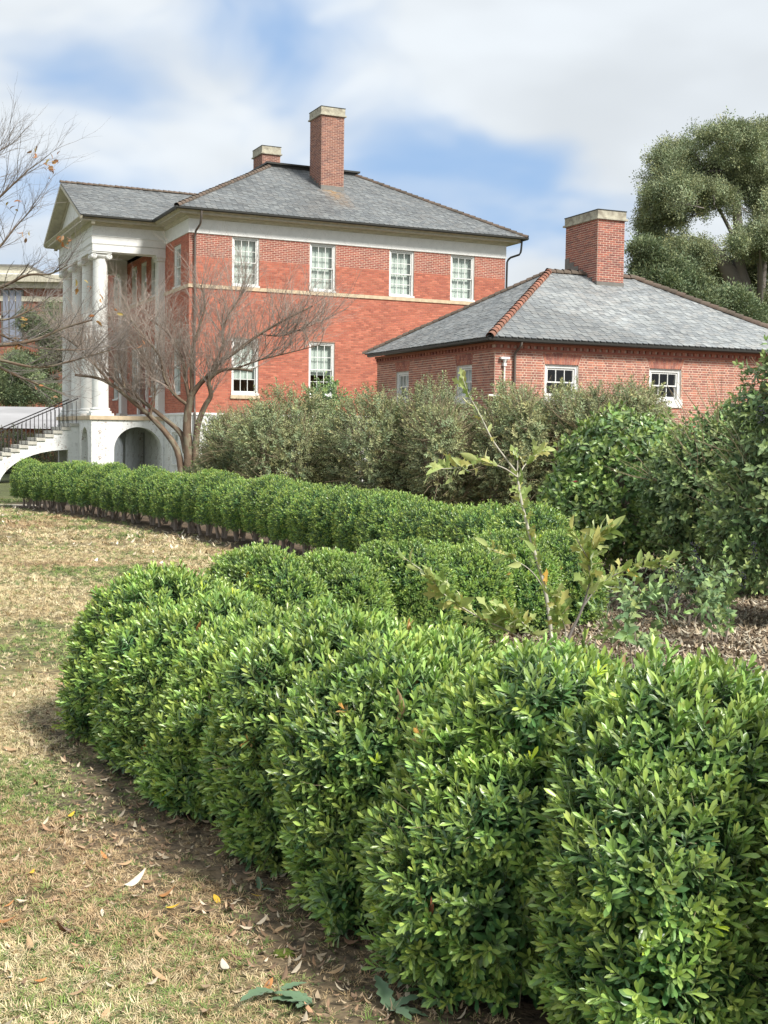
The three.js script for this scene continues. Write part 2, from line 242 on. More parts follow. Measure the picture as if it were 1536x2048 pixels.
// slates in rows on a slope: org + u * s + t * up-slope, span(t) gives the row's ends
const slateGeo = (() => { const s = new THREE.Shape(); const w = 0.5; s.moveTo(-w + 0.12, 0); s.lineTo(w - 0.12, 0); s.lineTo(w, 0.16); s.lineTo(w, 1); s.lineTo(-w, 1); s.lineTo(-w, 0.16); s.closePath(); const g = new THREE.ExtrudeGeometry(s, { depth: 1, bevelEnabled: false }); return boxUV(g); })();
const SLATE_PAL = [[0.185, 0.198, 0.20], [0.165, 0.178, 0.182], [0.21, 0.222, 0.22], [0.145, 0.155, 0.158], [0.20, 0.205, 0.20]];
function laySlates(part, org, u, slopeUp, length, span, { w = 0.24, ex = 0.165, singles = 0, seed = 3, world, tone = 1, stain } = {}) {
  const R = rng(seed), n = u.clone().cross(slopeUp).normalize(), tilt = 0.045, list = [], rows = Math.floor(length / ex);
  const up2 = slopeUp.clone().multiplyScalar(Math.cos(tilt)).addScaledVector(n, -Math.sin(tilt)).normalize(), n2 = u.clone().cross(up2).normalize();
  const q = new THREE.Quaternion().setFromRotationMatrix(new THREE.Matrix4().makeBasis(u, up2, n2));
  for (let r = 0; r < rows; r++) {
    const t = r * ex, [a, b] = span(t + ex * 0.5); if (b - a < 0.1) continue;
    let x = a - (r % 2 ? w / 2 : 0) - R() * 0.03;
    while (x < b) { const ww = w * (0.94 + 0.12 * R()), p = Math.max(x, a), e = Math.min(x + ww, b); if (e - p > 0.04) list.push({ s: (p + e) / 2, t: t + (R() - 0.5) * 0.008, w: e - p - 0.011, c: Math.floor(R() * SLATE_PAL.length), v: (0.86 + 0.28 * R()) * (0.72 + 0.56 * fbm(p * 0.8 + seed, t * 1.3, 3, 4)) }); x += ww; }
  }
  const pos = (b) => org.clone().addScaledVector(u, b.s).addScaledVector(slopeUp, b.t - 0.02).addScaledVector(n, 0.022 + 0.004 * ((b.c * 7) % 3));
  if (singles) { list.sort((a, b) => pos(a).applyMatrix4(world).distanceTo(camera.position) - pos(b).applyMatrix4(world).distanceTo(camera.position)); const pm = paletteMats('slate', SLATE_PAL); for (const b of list.splice(0, singles)) { const m = add(part, 'slate', slateGeo, pm[b.c]); m.position.copy(pos(b)); m.quaternion.copy(q); m.scale.set(b.w, ex * 1.9, 0.02); } }
  const mats = [], cols = [];
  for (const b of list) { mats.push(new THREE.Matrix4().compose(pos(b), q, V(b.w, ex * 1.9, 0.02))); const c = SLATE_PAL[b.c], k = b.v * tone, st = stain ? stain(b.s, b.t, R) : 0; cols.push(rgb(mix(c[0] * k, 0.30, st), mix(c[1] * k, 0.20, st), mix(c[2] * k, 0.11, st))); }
  if (mats.length) instanced(part, 'slating', slateGeo, M.slate, mats, cols);
}
const hipGeo = (() => { const g = new THREE.CylinderGeometry(0.115, 0.135, 0.34, 10, 1, true, -Math.PI / 2, Math.PI); const h = new THREE.CylinderGeometry(0.098, 0.118, 0.34, 10, 1, true, -Math.PI / 2, Math.PI); return merge([g, h]); })();
function hipTiles(part, a, b, mats, pitch = 0.27, seed = 5, size = 1) {
  const R = rng(seed), d = b.clone().sub(a), L = d.length(); d.normalize(); const s = d.clone().cross(UP).normalize(), n = s.clone().cross(d).normalize();
  for (let t = 0.1; t < L; t += pitch * size) { const m = add(part, 'hip_tile', hipGeo, mats[Math.floor(R() * mats.length)]); const tl = 0.05; const dd = d.clone().applyAxisAngle(s, -tl), nn = s.clone().cross(dd); m.quaternion.setFromRotationMatrix(new THREE.Matrix4().makeBasis(s, dd, nn)); m.position.copy(a).addScaledVector(d, t).addScaledVector(n, 0.02 + (R() - 0.5) * 0.012); m.scale.setScalar(size); }
}
function tileVariants(base, n, seed) { const R = rng(seed); return Array.from({ length: n }, () => { const m = base.clone(), k = 0.75 + 0.5 * R(), j = 0.92 + 0.16 * R(); m.color = rgb(base.color.r * k, base.color.g * k * j, base.color.b * k * j); return m; }); }
const TERRA = tileVariants(M.terracotta, 5, 4), OLDT = tileVariants(M.tileOld, 5, 8);
function rod(pts, r, sides = 8) { const c = new THREE.CatmullRomCurve3(pts.map((p) => V(...p)), false, 'catmullrom', 0.05); return new THREE.TubeGeometry(c, pts.length * 8, r, sides); }
const quad = (a, b, c, d) => { const g = new THREE.BufferGeometry(); g.setAttribute('position', new THREE.Float32BufferAttribute([...a, ...b, ...c, ...a, ...c, ...d], 3)); g.setAttribute('uv', new THREE.Float32BufferAttribute([0, 0, 1, 0, 1, 1, 0, 0, 1, 1, 0, 1], 2)); g.computeVertexNormals(); return g; };
const tri = (a, b, c) => { const g = new THREE.BufferGeometry(); g.setAttribute('position', new THREE.Float32BufferAttribute([...a, ...b, ...c], 3)); g.setAttribute('uv', new THREE.Float32BufferAttribute([0, 0, 1, 0, 0.5, 1], 2)); g.computeVertexNormals(); return g; };
function chimney(parent, x0, x1, z0, z1, yb, yt, cap, pal, mortar, seed, { flash, band } = {}) {   // z0 is the face towards the garden, z1 behind it
  const c = grp(parent, 'chimney'), i = 0.002;
  add(c, 'shaft', bx(x0 + i, yb, z1 + i, x1 - i, yt, z0 - i), mortar);
  const rows = Math.round((yt - yb) / 0.0677), y1 = yb + rows * 0.0677;
  layBricks(c, face(x0, z0, 'z'), 0, x1 - x0, yb, y1, { bond: 'run', pal, joint: 0.022, seed });
  layBricks(c, face(x0, z1, '-x'), 0, z0 - z1, yb, y1, { bond: 'run', pal, joint: 0.022, seed: seed + 1 });
  layBricks(c, face(x1, z0, 'x'), 0, z0 - z1, yb, y1, { bond: 'run', pal, joint: 0.022, seed: seed + 2 });
  add(c, 'cap', merge([bx(x0 - 0.03, yt + 0.055, z1 - 0.03, x1 + 0.03, yt + cap, z0 + 0.03), bx(x0 - 0.075, yt, z1 - 0.075, x1 + 0.075, yt + 0.055, z0 + 0.075)]), M.capStone);
  add(c, 'cap_flashing', bx(x0 - 0.045, yt + cap, z1 - 0.045, x1 + 0.045, yt + cap + 0.025, z0 + 0.045), M.gutter);
  if (flash) { const { y, k } = flash; add(c, 'flashing', merge([bx(x0 - 0.012, y - 0.12, z0 + 0.002, x1 + 0.012, y + 0.2, z0 + 0.014)]), M.lead);
    const n = Math.ceil((z0 - z1) * k / 0.16), st = []; for (let s = 0; s < n; s++) { const za = z0 - s * (z0 - z1) / n, zb = z0 - (s + 1) * (z0 - z1) / n, yy = y + (z0 - za) * k; st.push(bx(x0 - 0.014, yy - 0.14, zb + 0.003, x0 - 0.002, yy + 0.2, za)); st.push(bx(x1 + 0.002, yy - 0.14, zb + 0.003, x1 + 0.014, yy + 0.2, za)); }
    add(c, 'step_flashing', merge(st), M.lead); }
  return c;
}

// ---------------------------------------------------------------- the house with the portico
function buildMansion() {
  const H = thing('brick_mansion', 'two-storey red brick house with white columned portico and grey slate roof', 'house');
  H.position.set(-7.28, 0, -45.5); H.rotation.y = (90 - 65.2) * Math.PI / 180; H.updateMatrixWorld(true);
  const L = 13.38, W = 13.9, yw = 2.36, yt = 8.96;
  const fs = face(0, 0, 'z'), ff = face(0, -W, '-x'), fr = face(L, 0, 'x'), fb = face(L, -W, '-z');
  const wide = [[1.64, 1.06], [4.74, 1.07], [8.11, 1.08], [10.84, 1.10]];
  const sideHoles = wide.flatMap(([u, w]) => [{ u0: u, u1: u + w, y0: 7.09, y1: 8.94 }, { u0: u, u1: u + w, y0: 3.04, y1: 5.17 }]);
  const fz = (z) => z + W;
  const frontWins = [[-2.16, 1.02], [-12.76, 1.02], [-5.75, 1.0], [-9.15, 1.0]]; const upperOnly = [[-7.45, 1.0]];
  const frontHoles = frontWins.flatMap(([z, w]) => [{ u0: fz(z), u1: fz(z) + w, y0: 7.09, y1: 8.7 }, { u0: fz(z), u1: fz(z) + w, y0: 3.04, y1: 5.17 }]).concat(upperOnly.map(([z, w]) => ({ u0: fz(z), u1: fz(z) + w, y0: 7.09, y1: 8.7 })));
  const doors = [{ u0: fz(-7.6), u1: fz(-6.3), y0: 2.36, y1: 4.9 }];
  const wl = grp(H, 'wall_side'), wf = grp(H, 'wall_front');
  add(wl, 'masonry', wallGeo(fs, 0, L, yw - 0.06, yt, sideHoles), M.mortarMain);
  add(wf, 'masonry', wallGeo(ff, 0.35, W - 0.35, yw - 0.06, yt, [...frontHoles, ...doors.map((d) => ({ ...d, y0: Math.max(d.y0, yw) }))]), M.mortarMain);
  add(H, 'wall_end', merge([wallGeo(fr, 0.35, W - 0.35, yw - 0.06, yt + 0.6, []), wallGeo(fb, 0, L, yw - 0.06, yt + 0.6, [])]), M.mortarMain);
  // pale pointing in the repointed top band
  add(wl, 'pale_pointing', wallGeo({ o: fs.o.clone().addScaledVector(fs.n, 0.003), u: fs.u, n: fs.n }, 0.001, L - 0.001, 8.11, yt, sideHoles.filter((h) => h.y1 > 8).map((h) => ({ ...h, y0: 8.10, y1: yt - 0.002 })).flatMap((h) => [{ ...h, y0: 8.111 }]), 0.003), M.mortarPale);
  layBricks(wl, fs, 0, L, yw, 8.115, { bond: 'run', holes: sideHoles, pal: 'main', seed: 11 });
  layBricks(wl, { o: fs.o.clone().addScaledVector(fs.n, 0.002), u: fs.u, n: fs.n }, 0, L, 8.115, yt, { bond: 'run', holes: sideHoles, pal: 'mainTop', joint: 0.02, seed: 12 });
  layBricks(wf, ff, 0, W, yw, yt, { bond: 'run', holes: [...frontHoles, ...doors], pal: 'main', seed: 13 });
  // belt course of stone blocks
  for (const [f, len, sd] of [[fs, L, 1], [ff, W, 2]]) { const R = rng(sd); let u = sd === 1 ? -0.045 : 0.0; const end = sd === 1 ? len : len - 0.025; while (u < end - 0.05) { const w = Math.min(1.1 + R() * 0.5, end - u); add(sd === 1 ? wl : wf, 'belt_stone', onFace(f, bx(u + 0.003, 6.955, -0.02, u + w - 0.003, 7.085, 0.045)), R() < 0.5 ? M.stone : tileVariants(M.stone, 1, 10 + u * 9)[0]); u += w; } }
  // painted base
  const base = grp(H, 'painted_base');
  add(base, 'base_wall', merge([wallGeo(face(0, 0.06, 'z'), -0.06, L, -0.8, yw - 0.1, [{ u0: 1.7, u1: 2.6, y0: 0.4, y1: 1.55 }], 0.4), wallGeo(face(-0.06, -W, '-x'), 0, W - 0.35, -0.8, yw - 0.1, [{ u0: fz(-2.1), u1: fz(-1.25), y0: 0.35, y1: 1.62 }, { u0: fz(-7.4), u1: fz(-6.5), y0: -0.6, y1: 1.6 }], 0.4)]), M.whiteBrick);
  add(base, 'water_table', sweep([[-0.0, 0], [L, 0], [L, -W], [0, -W]].reverse().reverse(), [[0.0, yw + 0.0], [0.05, yw - 0.02], [0.09, yw - 0.05], [0.09, yw - 0.1], [0.0, yw - 0.1]]), M.white);
  add(base, 'basement_door', onFace(ff, bx(fz(-7.39), -0.59, -0.16, fz(-6.51), 1.59, -0.1)), M.greyDoor);
  for (const [u, w] of wide) { sashWindow(H, fs, u, 7.09, w, 1.85, { curtain: 0.97, seed: 40 + u * 7 }); sashWindow(H, fs, u, 3.04, w, 2.13, { curtain: u < 3 ? 0.72 : 0.6, seed: 60 + u * 7, bottom: 0.16 }); add(H, 'window_sill', onFace(fs, bx(u - 0.05, 2.91, -0.1, u + w + 0.05, 3.035, 0.06)), M.stone); }
  for (const [z, w] of frontWins) { sashWindow(H, ff, fz(z), 7.09, w, 1.61, { curtain: 0.9, seed: 80 - z * 7 }); sashWindow(H, ff, fz(z), 3.04, w, 2.13, { curtain: 0.9, seed: 90 - z * 7 }); }
  for (const [z, w] of upperOnly) sashWindow(H, ff, fz(z), 7.09, w, 1.61, { curtain: 0.9, seed: 5 });
  sashWindow(H, { ...ff, o: ff.o.clone().add(V(-0.06, 0, 0)) }, fz(-2.1), 0.35, 0.85, 1.27, { cols: 2, curtain: 0.9, seed: 7 });
  for (const d of doors) { const g = grp(H, 'door'); add(g, 'casing', onFace(ff, merge([bx(d.u0 - 0.22, d.y0, -0.1, d.u0, d.y1 + 0.22, 0.08), bx(d.u1, d.y0, -0.1, d.u1 + 0.22, d.y1 + 0.22, 0.08), bx(d.u0, d.y1, -0.1, d.u1, d.y1 + 0.22, 0.076)])), M.white); add(g, 'leaf_panel', onFace(ff, merge([bx(d.u0, d.y0, -0.2, d.u1, d.y1, -0.14), bx(d.u0 + 0.12, d.y0 + 0.2, -0.14, d.u0 + 0.56, d.y0 + 0.95, -0.12), bx(d.u1 - 0.56, d.y0 + 0.2, -0.14, d.u1 - 0.12, d.y0 + 0.95, -0.12), bx(d.u0 + 0.12, d.y0 + 1.1, -0.14, d.u0 + 0.56, d.y1 - 0.15, -0.12), bx(d.u1 - 0.56, d.y0 + 1.1, -0.14, d.u1 - 0.12, d.y1 - 0.15, -0.12)])), M.door); }
  // frieze and cornice follow house and portico
  const px = -2.82, pz0 = -3.4, pz1 = -10.5;
  const outline = [[0, pz0], [0, 0], [L, 0], [L, -W], [0, -W], [0, pz1], [px, pz1], [px, pz0]];
  const corn = grp(H, 'cornice');
  add(corn, 'frieze', sweep(outline, [[0.0, 8.945], [0.045, 8.945], [0.045, 8.975], [0.025, 8.985], [0.025, 9.5]]), M.white);
  add(corn, 'bed_moulding', sweep(outline, [[0.02, 9.46], [0.07, 9.47], [0.09, 9.52], [0.14, 9.545], [0.15, 9.575]]), M.cream);
  add(corn, 'soffit', sweep(outline, [[0.0, 9.575], [0.44, 9.575], [0.45, 9.56], [0.47, 9.56], [0.47, 9.64]]), M.cream);
  add(corn, 'crown_moulding', sweep(outline, [[0.46, 9.635], [0.50, 9.645], [0.53, 9.68], [0.58, 9.70], [0.59, 9.73], [0.3, 9.76]]), M.cream);
  const gut = grp(H, 'gutter');
  const gp = [[0.575, 9.70], [0.60, 9.665], [0.66, 9.66], [0.69, 9.69], [0.695, 9.755], [0.68, 9.755], [0.67, 9.70], [0.60, 9.69], [0.585, 9.74]];
  add(gut, 'gutter_run', sweep([[px - 0.5, pz0], [0, pz0], [0, 0], [L, 0], [L, -W]], gp, false), M.gutter);
  add(gut, 'downspout', merge([rod([[0.28, 9.68, 0.62], [0.28, 9.45, 0.6], [0.27, 9.2, 0.5], [0.2, 9.0, 0.16], [0.19, 8.8, 0.1], [0.19, 7.2, 0.1], [0.19, 4, 0.1], [0.19, 2.5, 0.1], [0.19, 2.3, 0.17], [0.19, -0.4, 0.17]], 0.042)]), M.pipeGrey);
  add(gut, 'downspout', merge([rod([[L + 0.45, 9.68, 0.55], [L + 0.45, 9.3, 0.5], [L + 0.44, 9.1, 0.45], [L + 0.15, 8.98, 0.15], [L + 0.06, 8.85, 0.05], [L + 0.05, 8.0, 0.05], [L + 0.05, 3, 0.05]], 0.042)]), M.gutter);
  // main roof
  const ov = 0.62, ye = 9.74, k = 0.548, td = 5.42, yd = ye + k * td, sl = Math.hypot(1, k);
  const rf = grp(H, 'roof'), x0 = -ov, x1 = L + ov, zf = ov, zb = -W - ov;
  const A = [x0, ye, zf], B = [x1, ye, zf], C = [x1, ye, zb], D = [x0, ye, zb], a = [x0 + td, yd, zf - td], b = [x1 - td, yd, zf - td], c = [x1 - td, yd, zb + td], d = [x0 + td, yd, zb + td];
  add(rf, 'roof_deck', merge([quad(A, B, b, a), quad(B, C, c, b), quad(C, D, d, c), quad(D, A, a, d), quad(a, b, c, d)]), M.underlay);
  laySlates(rf, V(...A), V(1, 0, 0), V(0, k, -1).normalize(), td * sl, (t) => [t / sl, (x1 - x0) - t / sl], { w: 0.21, ex: 0.142, seed: 21, tone: 0.78, stain: (s, t, Q) => { const q = (s - 7.25) / 0.55, d = 3.55 - t; return d > 0 && d < 2.2 && Math.abs(q) < 1.1 + 0.3 * Q() ? clamp((0.75 - d * 0.3) * (1.15 - Math.abs(q)) * (0.5 + 0.8 * Q())) : 0; } });
  laySlates(rf, V(...D), V(0, 0, 1), V(1, k, 0).normalize(), td * sl, (t) => [t / sl, (zf - zb) - t / sl], { w: 0.21, ex: 0.142, seed: 22, tone: 0.78 });
  hipTiles(rf, V(...A), V(...a), OLDT, 0.32, 3, 0.85); hipTiles(rf, V(...B), V(...b), OLDT, 0.32, 4, 0.85);
  add(rf, 'deck_curb', merge([bx(a[0] - 0.12, yd - 0.12, d[2] - 0.12, b[0] + 0.12, yd + 0.10, a[2] + 0.12), bx(a[0] - 0.22, yd + 0.10, d[2] - 0.22, b[0] + 0.22, yd + 0.17, a[2] + 0.22)]), M.gutter);
  chimney(H, 6.21, 7.20, -2.60, -3.88, 11.0, 14.52, 0.33, 'chimney', M.mortarChimney, 31, { flash: { y: 11.52, k } });
  chimney(H, 6.25, 7.12, -10.02, -11.3, 11.4, 14.45, 0.36, 'chimney', M.mortarChimney, 35);
  // portico: roof, pediment, entablature, ceiling
  const po = grp(H, 'portico_roof'), pk = 0.456, pa = -6.95, pzn = pz0 + 0.6, pxf = px - 0.6, pe = 9.73, ya = pe + pk * (pzn - pa), vx = (t) => -ov + (pe + pk * t - ye) / k, sp = Math.hypot(1, pk), half = pzn - pa;
  add(po, 'roof_deck', merge([quad([pxf, pe, pzn], [vx(0), pe, pzn], [vx(half), ya, pa], [pxf, ya, pa]), quad([vx(0), pe, 2 * pa - pzn], [pxf, pe, 2 * pa - pzn], [pxf, ya, pa], [vx(half), ya, pa])]), M.underlay);
  laySlates(po, V(pxf, pe, pzn), V(1, 0, 0), V(0, pk, -1).normalize(), half * sp, (t) => [0, vx(t / sp) - pxf + 0.05], { w: 0.21, ex: 0.142, seed: 23, tone: 0.78 });
  hipTiles(po, V(pxf, ya + 0.02, pa), V(vx(half), ya + 0.02, pa), OLDT, 0.32, 6, 0.7);
  const ped = grp(H, 'pediment');
  { const s = new THREE.Shape(); s.moveTo(pz0, 9.7); s.lineTo(pa, ya - 0.18); s.lineTo(pz1, 9.7); s.closePath(); const g = new THREE.ExtrudeGeometry(s, { depth: 0.1, bevelEnabled: false }); g.rotateY(-Math.PI / 2); g.translate(px - 0.0, 0, 0); add(ped, 'tympanum', g, M.white);
    for (const sd of [1, -1]) { const dir = V(0, pk, -1 * sd).normalize(), len = half * sp + 0.0, mk = (o0, o1, h0, h1) => { const g2 = bx(o0, h0, sd > 0 ? 0 : -len, o1, h1, sd > 0 ? len : 0); const m = new THREE.Matrix4().makeBasis(V(1, 0, 0), V(0, 1, sd * pk).normalize(), V(0, -sd * pk, 1).normalize()); g2.applyMatrix4(m); g2.translate(px, ya, pa); return g2; };
      add(ped, 'raking_cornice', merge([mk(-0.60, -0.5, -0.14, -0.008), mk(-0.5, -0.0, -0.20, -0.14), mk(-0.55, -0.5, -0.19, -0.14), mk(-0.16, -0.02, -0.30, -0.20)]), M.cream); } }
  const en = grp(H, 'entablature'), pp = [[0, pz1], [px, pz1], [px, pz0], [0, pz0]];
  add(en, 'architrave', sweep(pp, [[-0.55, 8.51], [0.03, 8.51], [0.03, 8.76], [0.045, 8.77], [0.045, 8.785], [-0.3, 8.788]], false), M.white);
  add(en, 'fascia', sweep(pp, [[-0.3, 8.79], [0.055, 8.795], [0.055, 9.06], [0.075, 9.075], [0.075, 9.10], [0.0, 9.105]], false), M.white);
  add(en, 'inner_beam', sweep(pp, [[-0.55, 9.2], [-0.55, 8.51]], false), M.white);
  add(H, 'portico_ceiling', bx(px + 0.3, 9.12, pz1 + 0.3, -0.001, 9.18, pz0 - 0.3), M.plaster);
  // columns
  const y0 = 2.22, lathe = (pts, seg = 24) => new THREE.LatheGeometry(pts.map(([r, y]) => new THREE.Vector2(r, y)), seg);
  const shaft = []; for (let i = 0; i <= 14; i++) { const t = i / 14; shaft.push([mix(0.318, 0.268, Math.pow(t, 1.6)), y0 + 0.3 + t * 5.72]); } shaft.push([0.285, y0 + 6.03], [0.285, y0 + 6.06], [0.30, y0 + 6.07]);
  const volute = () => { const gs = []; for (const sx of [-1, 1]) { const c = new THREE.CylinderGeometry(0.115, 0.115, 0.62, 16); c.rotateX(Math.PI / 2); c.translate(sx * 0.29, 8.335, 0); gs.push(c); for (const sz of [-1, 1]) { const e = new THREE.TorusGeometry(0.075, 0.022, 6, 14); e.translate(sx * 0.29, 8.335, sz * 0.315); gs.push(e); const f = new THREE.SphereGeometry(0.035, 8, 6); f.translate(sx * 0.29, 8.335, sz * 0.315); gs.push(f); } } gs.push(bx(-0.29, 8.36, -0.30, 0.29, 8.45, 0.30)); gs.push(bx(-0.38, 8.45, -0.36, 0.38, 8.51, 0.36)); gs.push(lathe([[0.27, 8.26], [0.33, 8.31], [0.33, 8.36]])); return merge(gs); };
  const sg = lathe(shaft), bg = merge([bx(-0.44, y0, -0.44, 0.44, y0 + 0.09, 0.44), lathe([[0.43, y0 + 0.09], [0.44, y0 + 0.14], [0.42, y0 + 0.19], [0.36, y0 + 0.2], [0.355, y0 + 0.22], [0.39, y0 + 0.25], [0.37, y0 + 0.29], [0.32, y0 + 0.31]])]), vg = volute();
  for (let i = 0; i < 4; i++) { const cg = grp(H, 'column'); cg.position.set(px + 0.34, 0, mix(pz0 - 0.36, pz1 + 0.36, i / 3)); add(cg, 'shaft', sg, M.white); add(cg, 'base', bg, M.white); const v = add(cg, 'capital', vg, M.white); v.rotation.y = 0; }
  for (const z of [pz0 - 0.3, pz1 + 0.3]) { const g = grp(H, 'pilaster'); add(g, 'shaft', bx(-0.27, y0 + 0.2, z - 0.26, -0.0, 8.3, z + 0.26), M.white); add(g, 'base', bx(-0.36, y0, z - 0.34, 0, y0 + 0.2, z + 0.34), M.white); add(g, 'capital', merge([bx(-0.32, 8.3, z - 0.31, 0, 8.42, z + 0.31), bx(-0.37, 8.42, z - 0.36, 0, 8.51, z + 0.36)]), M.white); }
  // podium with arches
  const pd = grp(H, 'podium'), fx = px - 0.09;
  const ps = face(fx, pz0 + 0.05, 'z'), pf = face(fx, pz1 - 0.05, '-x'), plen = pz0 - pz1 + 0.1;
  const pfz = (z) => z - (pz1 - 0.05);
  for (const f of [ps, face(fx, pz1 + 0.37, 'z')]) add(pd, 'side_wall', wallGeo(f, 0, -fx - 0.07, -0.8, 2.06, [{ arch: 1, u0: 0.88, u1: 2.76, y0: -0.75, y1: 1.8, rise: 0.9 }], 0.42), M.whiteBrick);
  add(pd, 'front_wall', wallGeo(pf, 0.42, plen - 0.42, -0.8, 2.06, [{ arch: 1, u0: pfz(-5.25), u1: pfz(-4.05), y0: -0.75, y1: 1.77, rise: 0.6 }, { arch: 1, u0: pfz(-9.85), u1: pfz(-8.65), y0: -0.75, y1: 1.77, rise: 0.6 }], 0.42), M.whiteBrick);
  add(pd, 'floor_slab', bx(fx + 0.1, 1.9, pz1 + 0.05, -0.08, 2.05, pz0 - 0.05), M.plaster);
  add(pd, 'stone_cap', bx(fx - 0.07, 2.065, pz1 - 0.12, -0.001, 2.22, pz0 + 0.12), M.stone);
  // stair with arch below, treads and iron railing
  const stair = grp(H, 'stair'), run = 0.33, rise = 0.149, ns = 18, sz0 = -5.81, sz1 = -8.09, sx = fx - 0.005;
  const prof = (zOff) => { const s = new THREE.Shape(); s.moveTo(sx, 1.95); for (let i = 0; i < ns; i++) { s.lineTo(sx - i * run, 2.07 - (i + 1) * rise - 0.13); s.lineTo(sx - (i + 1) * run, 2.07 - (i + 1) * rise - 0.13); } s.lineTo(sx - ns * run, -0.9); s.lineTo(sx - 3.15, -0.9); const N = 20; for (let i = 0; i <= N; i++) { const t = i / N, an = Math.PI - t * Math.PI / 2; s.lineTo(sx - 0.43 + 2.72 * Math.cos(an), -0.75 + 1.6 * Math.sin(an)); } s.lineTo(sx - 0.43, -0.9); s.lineTo(sx, -0.9); s.closePath(); const g = new THREE.ExtrudeGeometry(s, { depth: 0.3, bevelEnabled: false }); g.translate(0, 0, zOff); return g; };
  add(stair, 'string_wall', prof(sz0 - 0.3), M.whiteBrick); add(stair, 'string_wall', prof(sz1), M.whiteBrick);
  for (let i = 0; i < ns; i++) { const y = 2.07 - (i + 1) * rise; add(stair, 'step', bx(sx - (i + 1) * run - 0.025, y - 0.125, sz1 - 0.05, sx - i * run - 0.002, y, sz0 + 0.05), M.tread); }
  for (const z of [sz0 - 0.1, sz1 + 0.1]) { for (let i = 0; i < ns; i++) for (const e of [0.25, 0.75]) { const x = sx - (i + e) * run, yb = 2.07 - (i + 1) * rise, yr = 2.07 + 0.86 - (i + e) * rise - rise * 0.5; add(stair, 'baluster', bx(x - 0.011, yb, z - 0.011, x + 0.011, yr, z + 0.011), M.iron); } add(stair, 'handrail', limb([V(sx, 2.93, z), V(sx - ns * run, 2.93 - ns * rise, z)], [0.024, 0.024], 6), M.iron); }
}

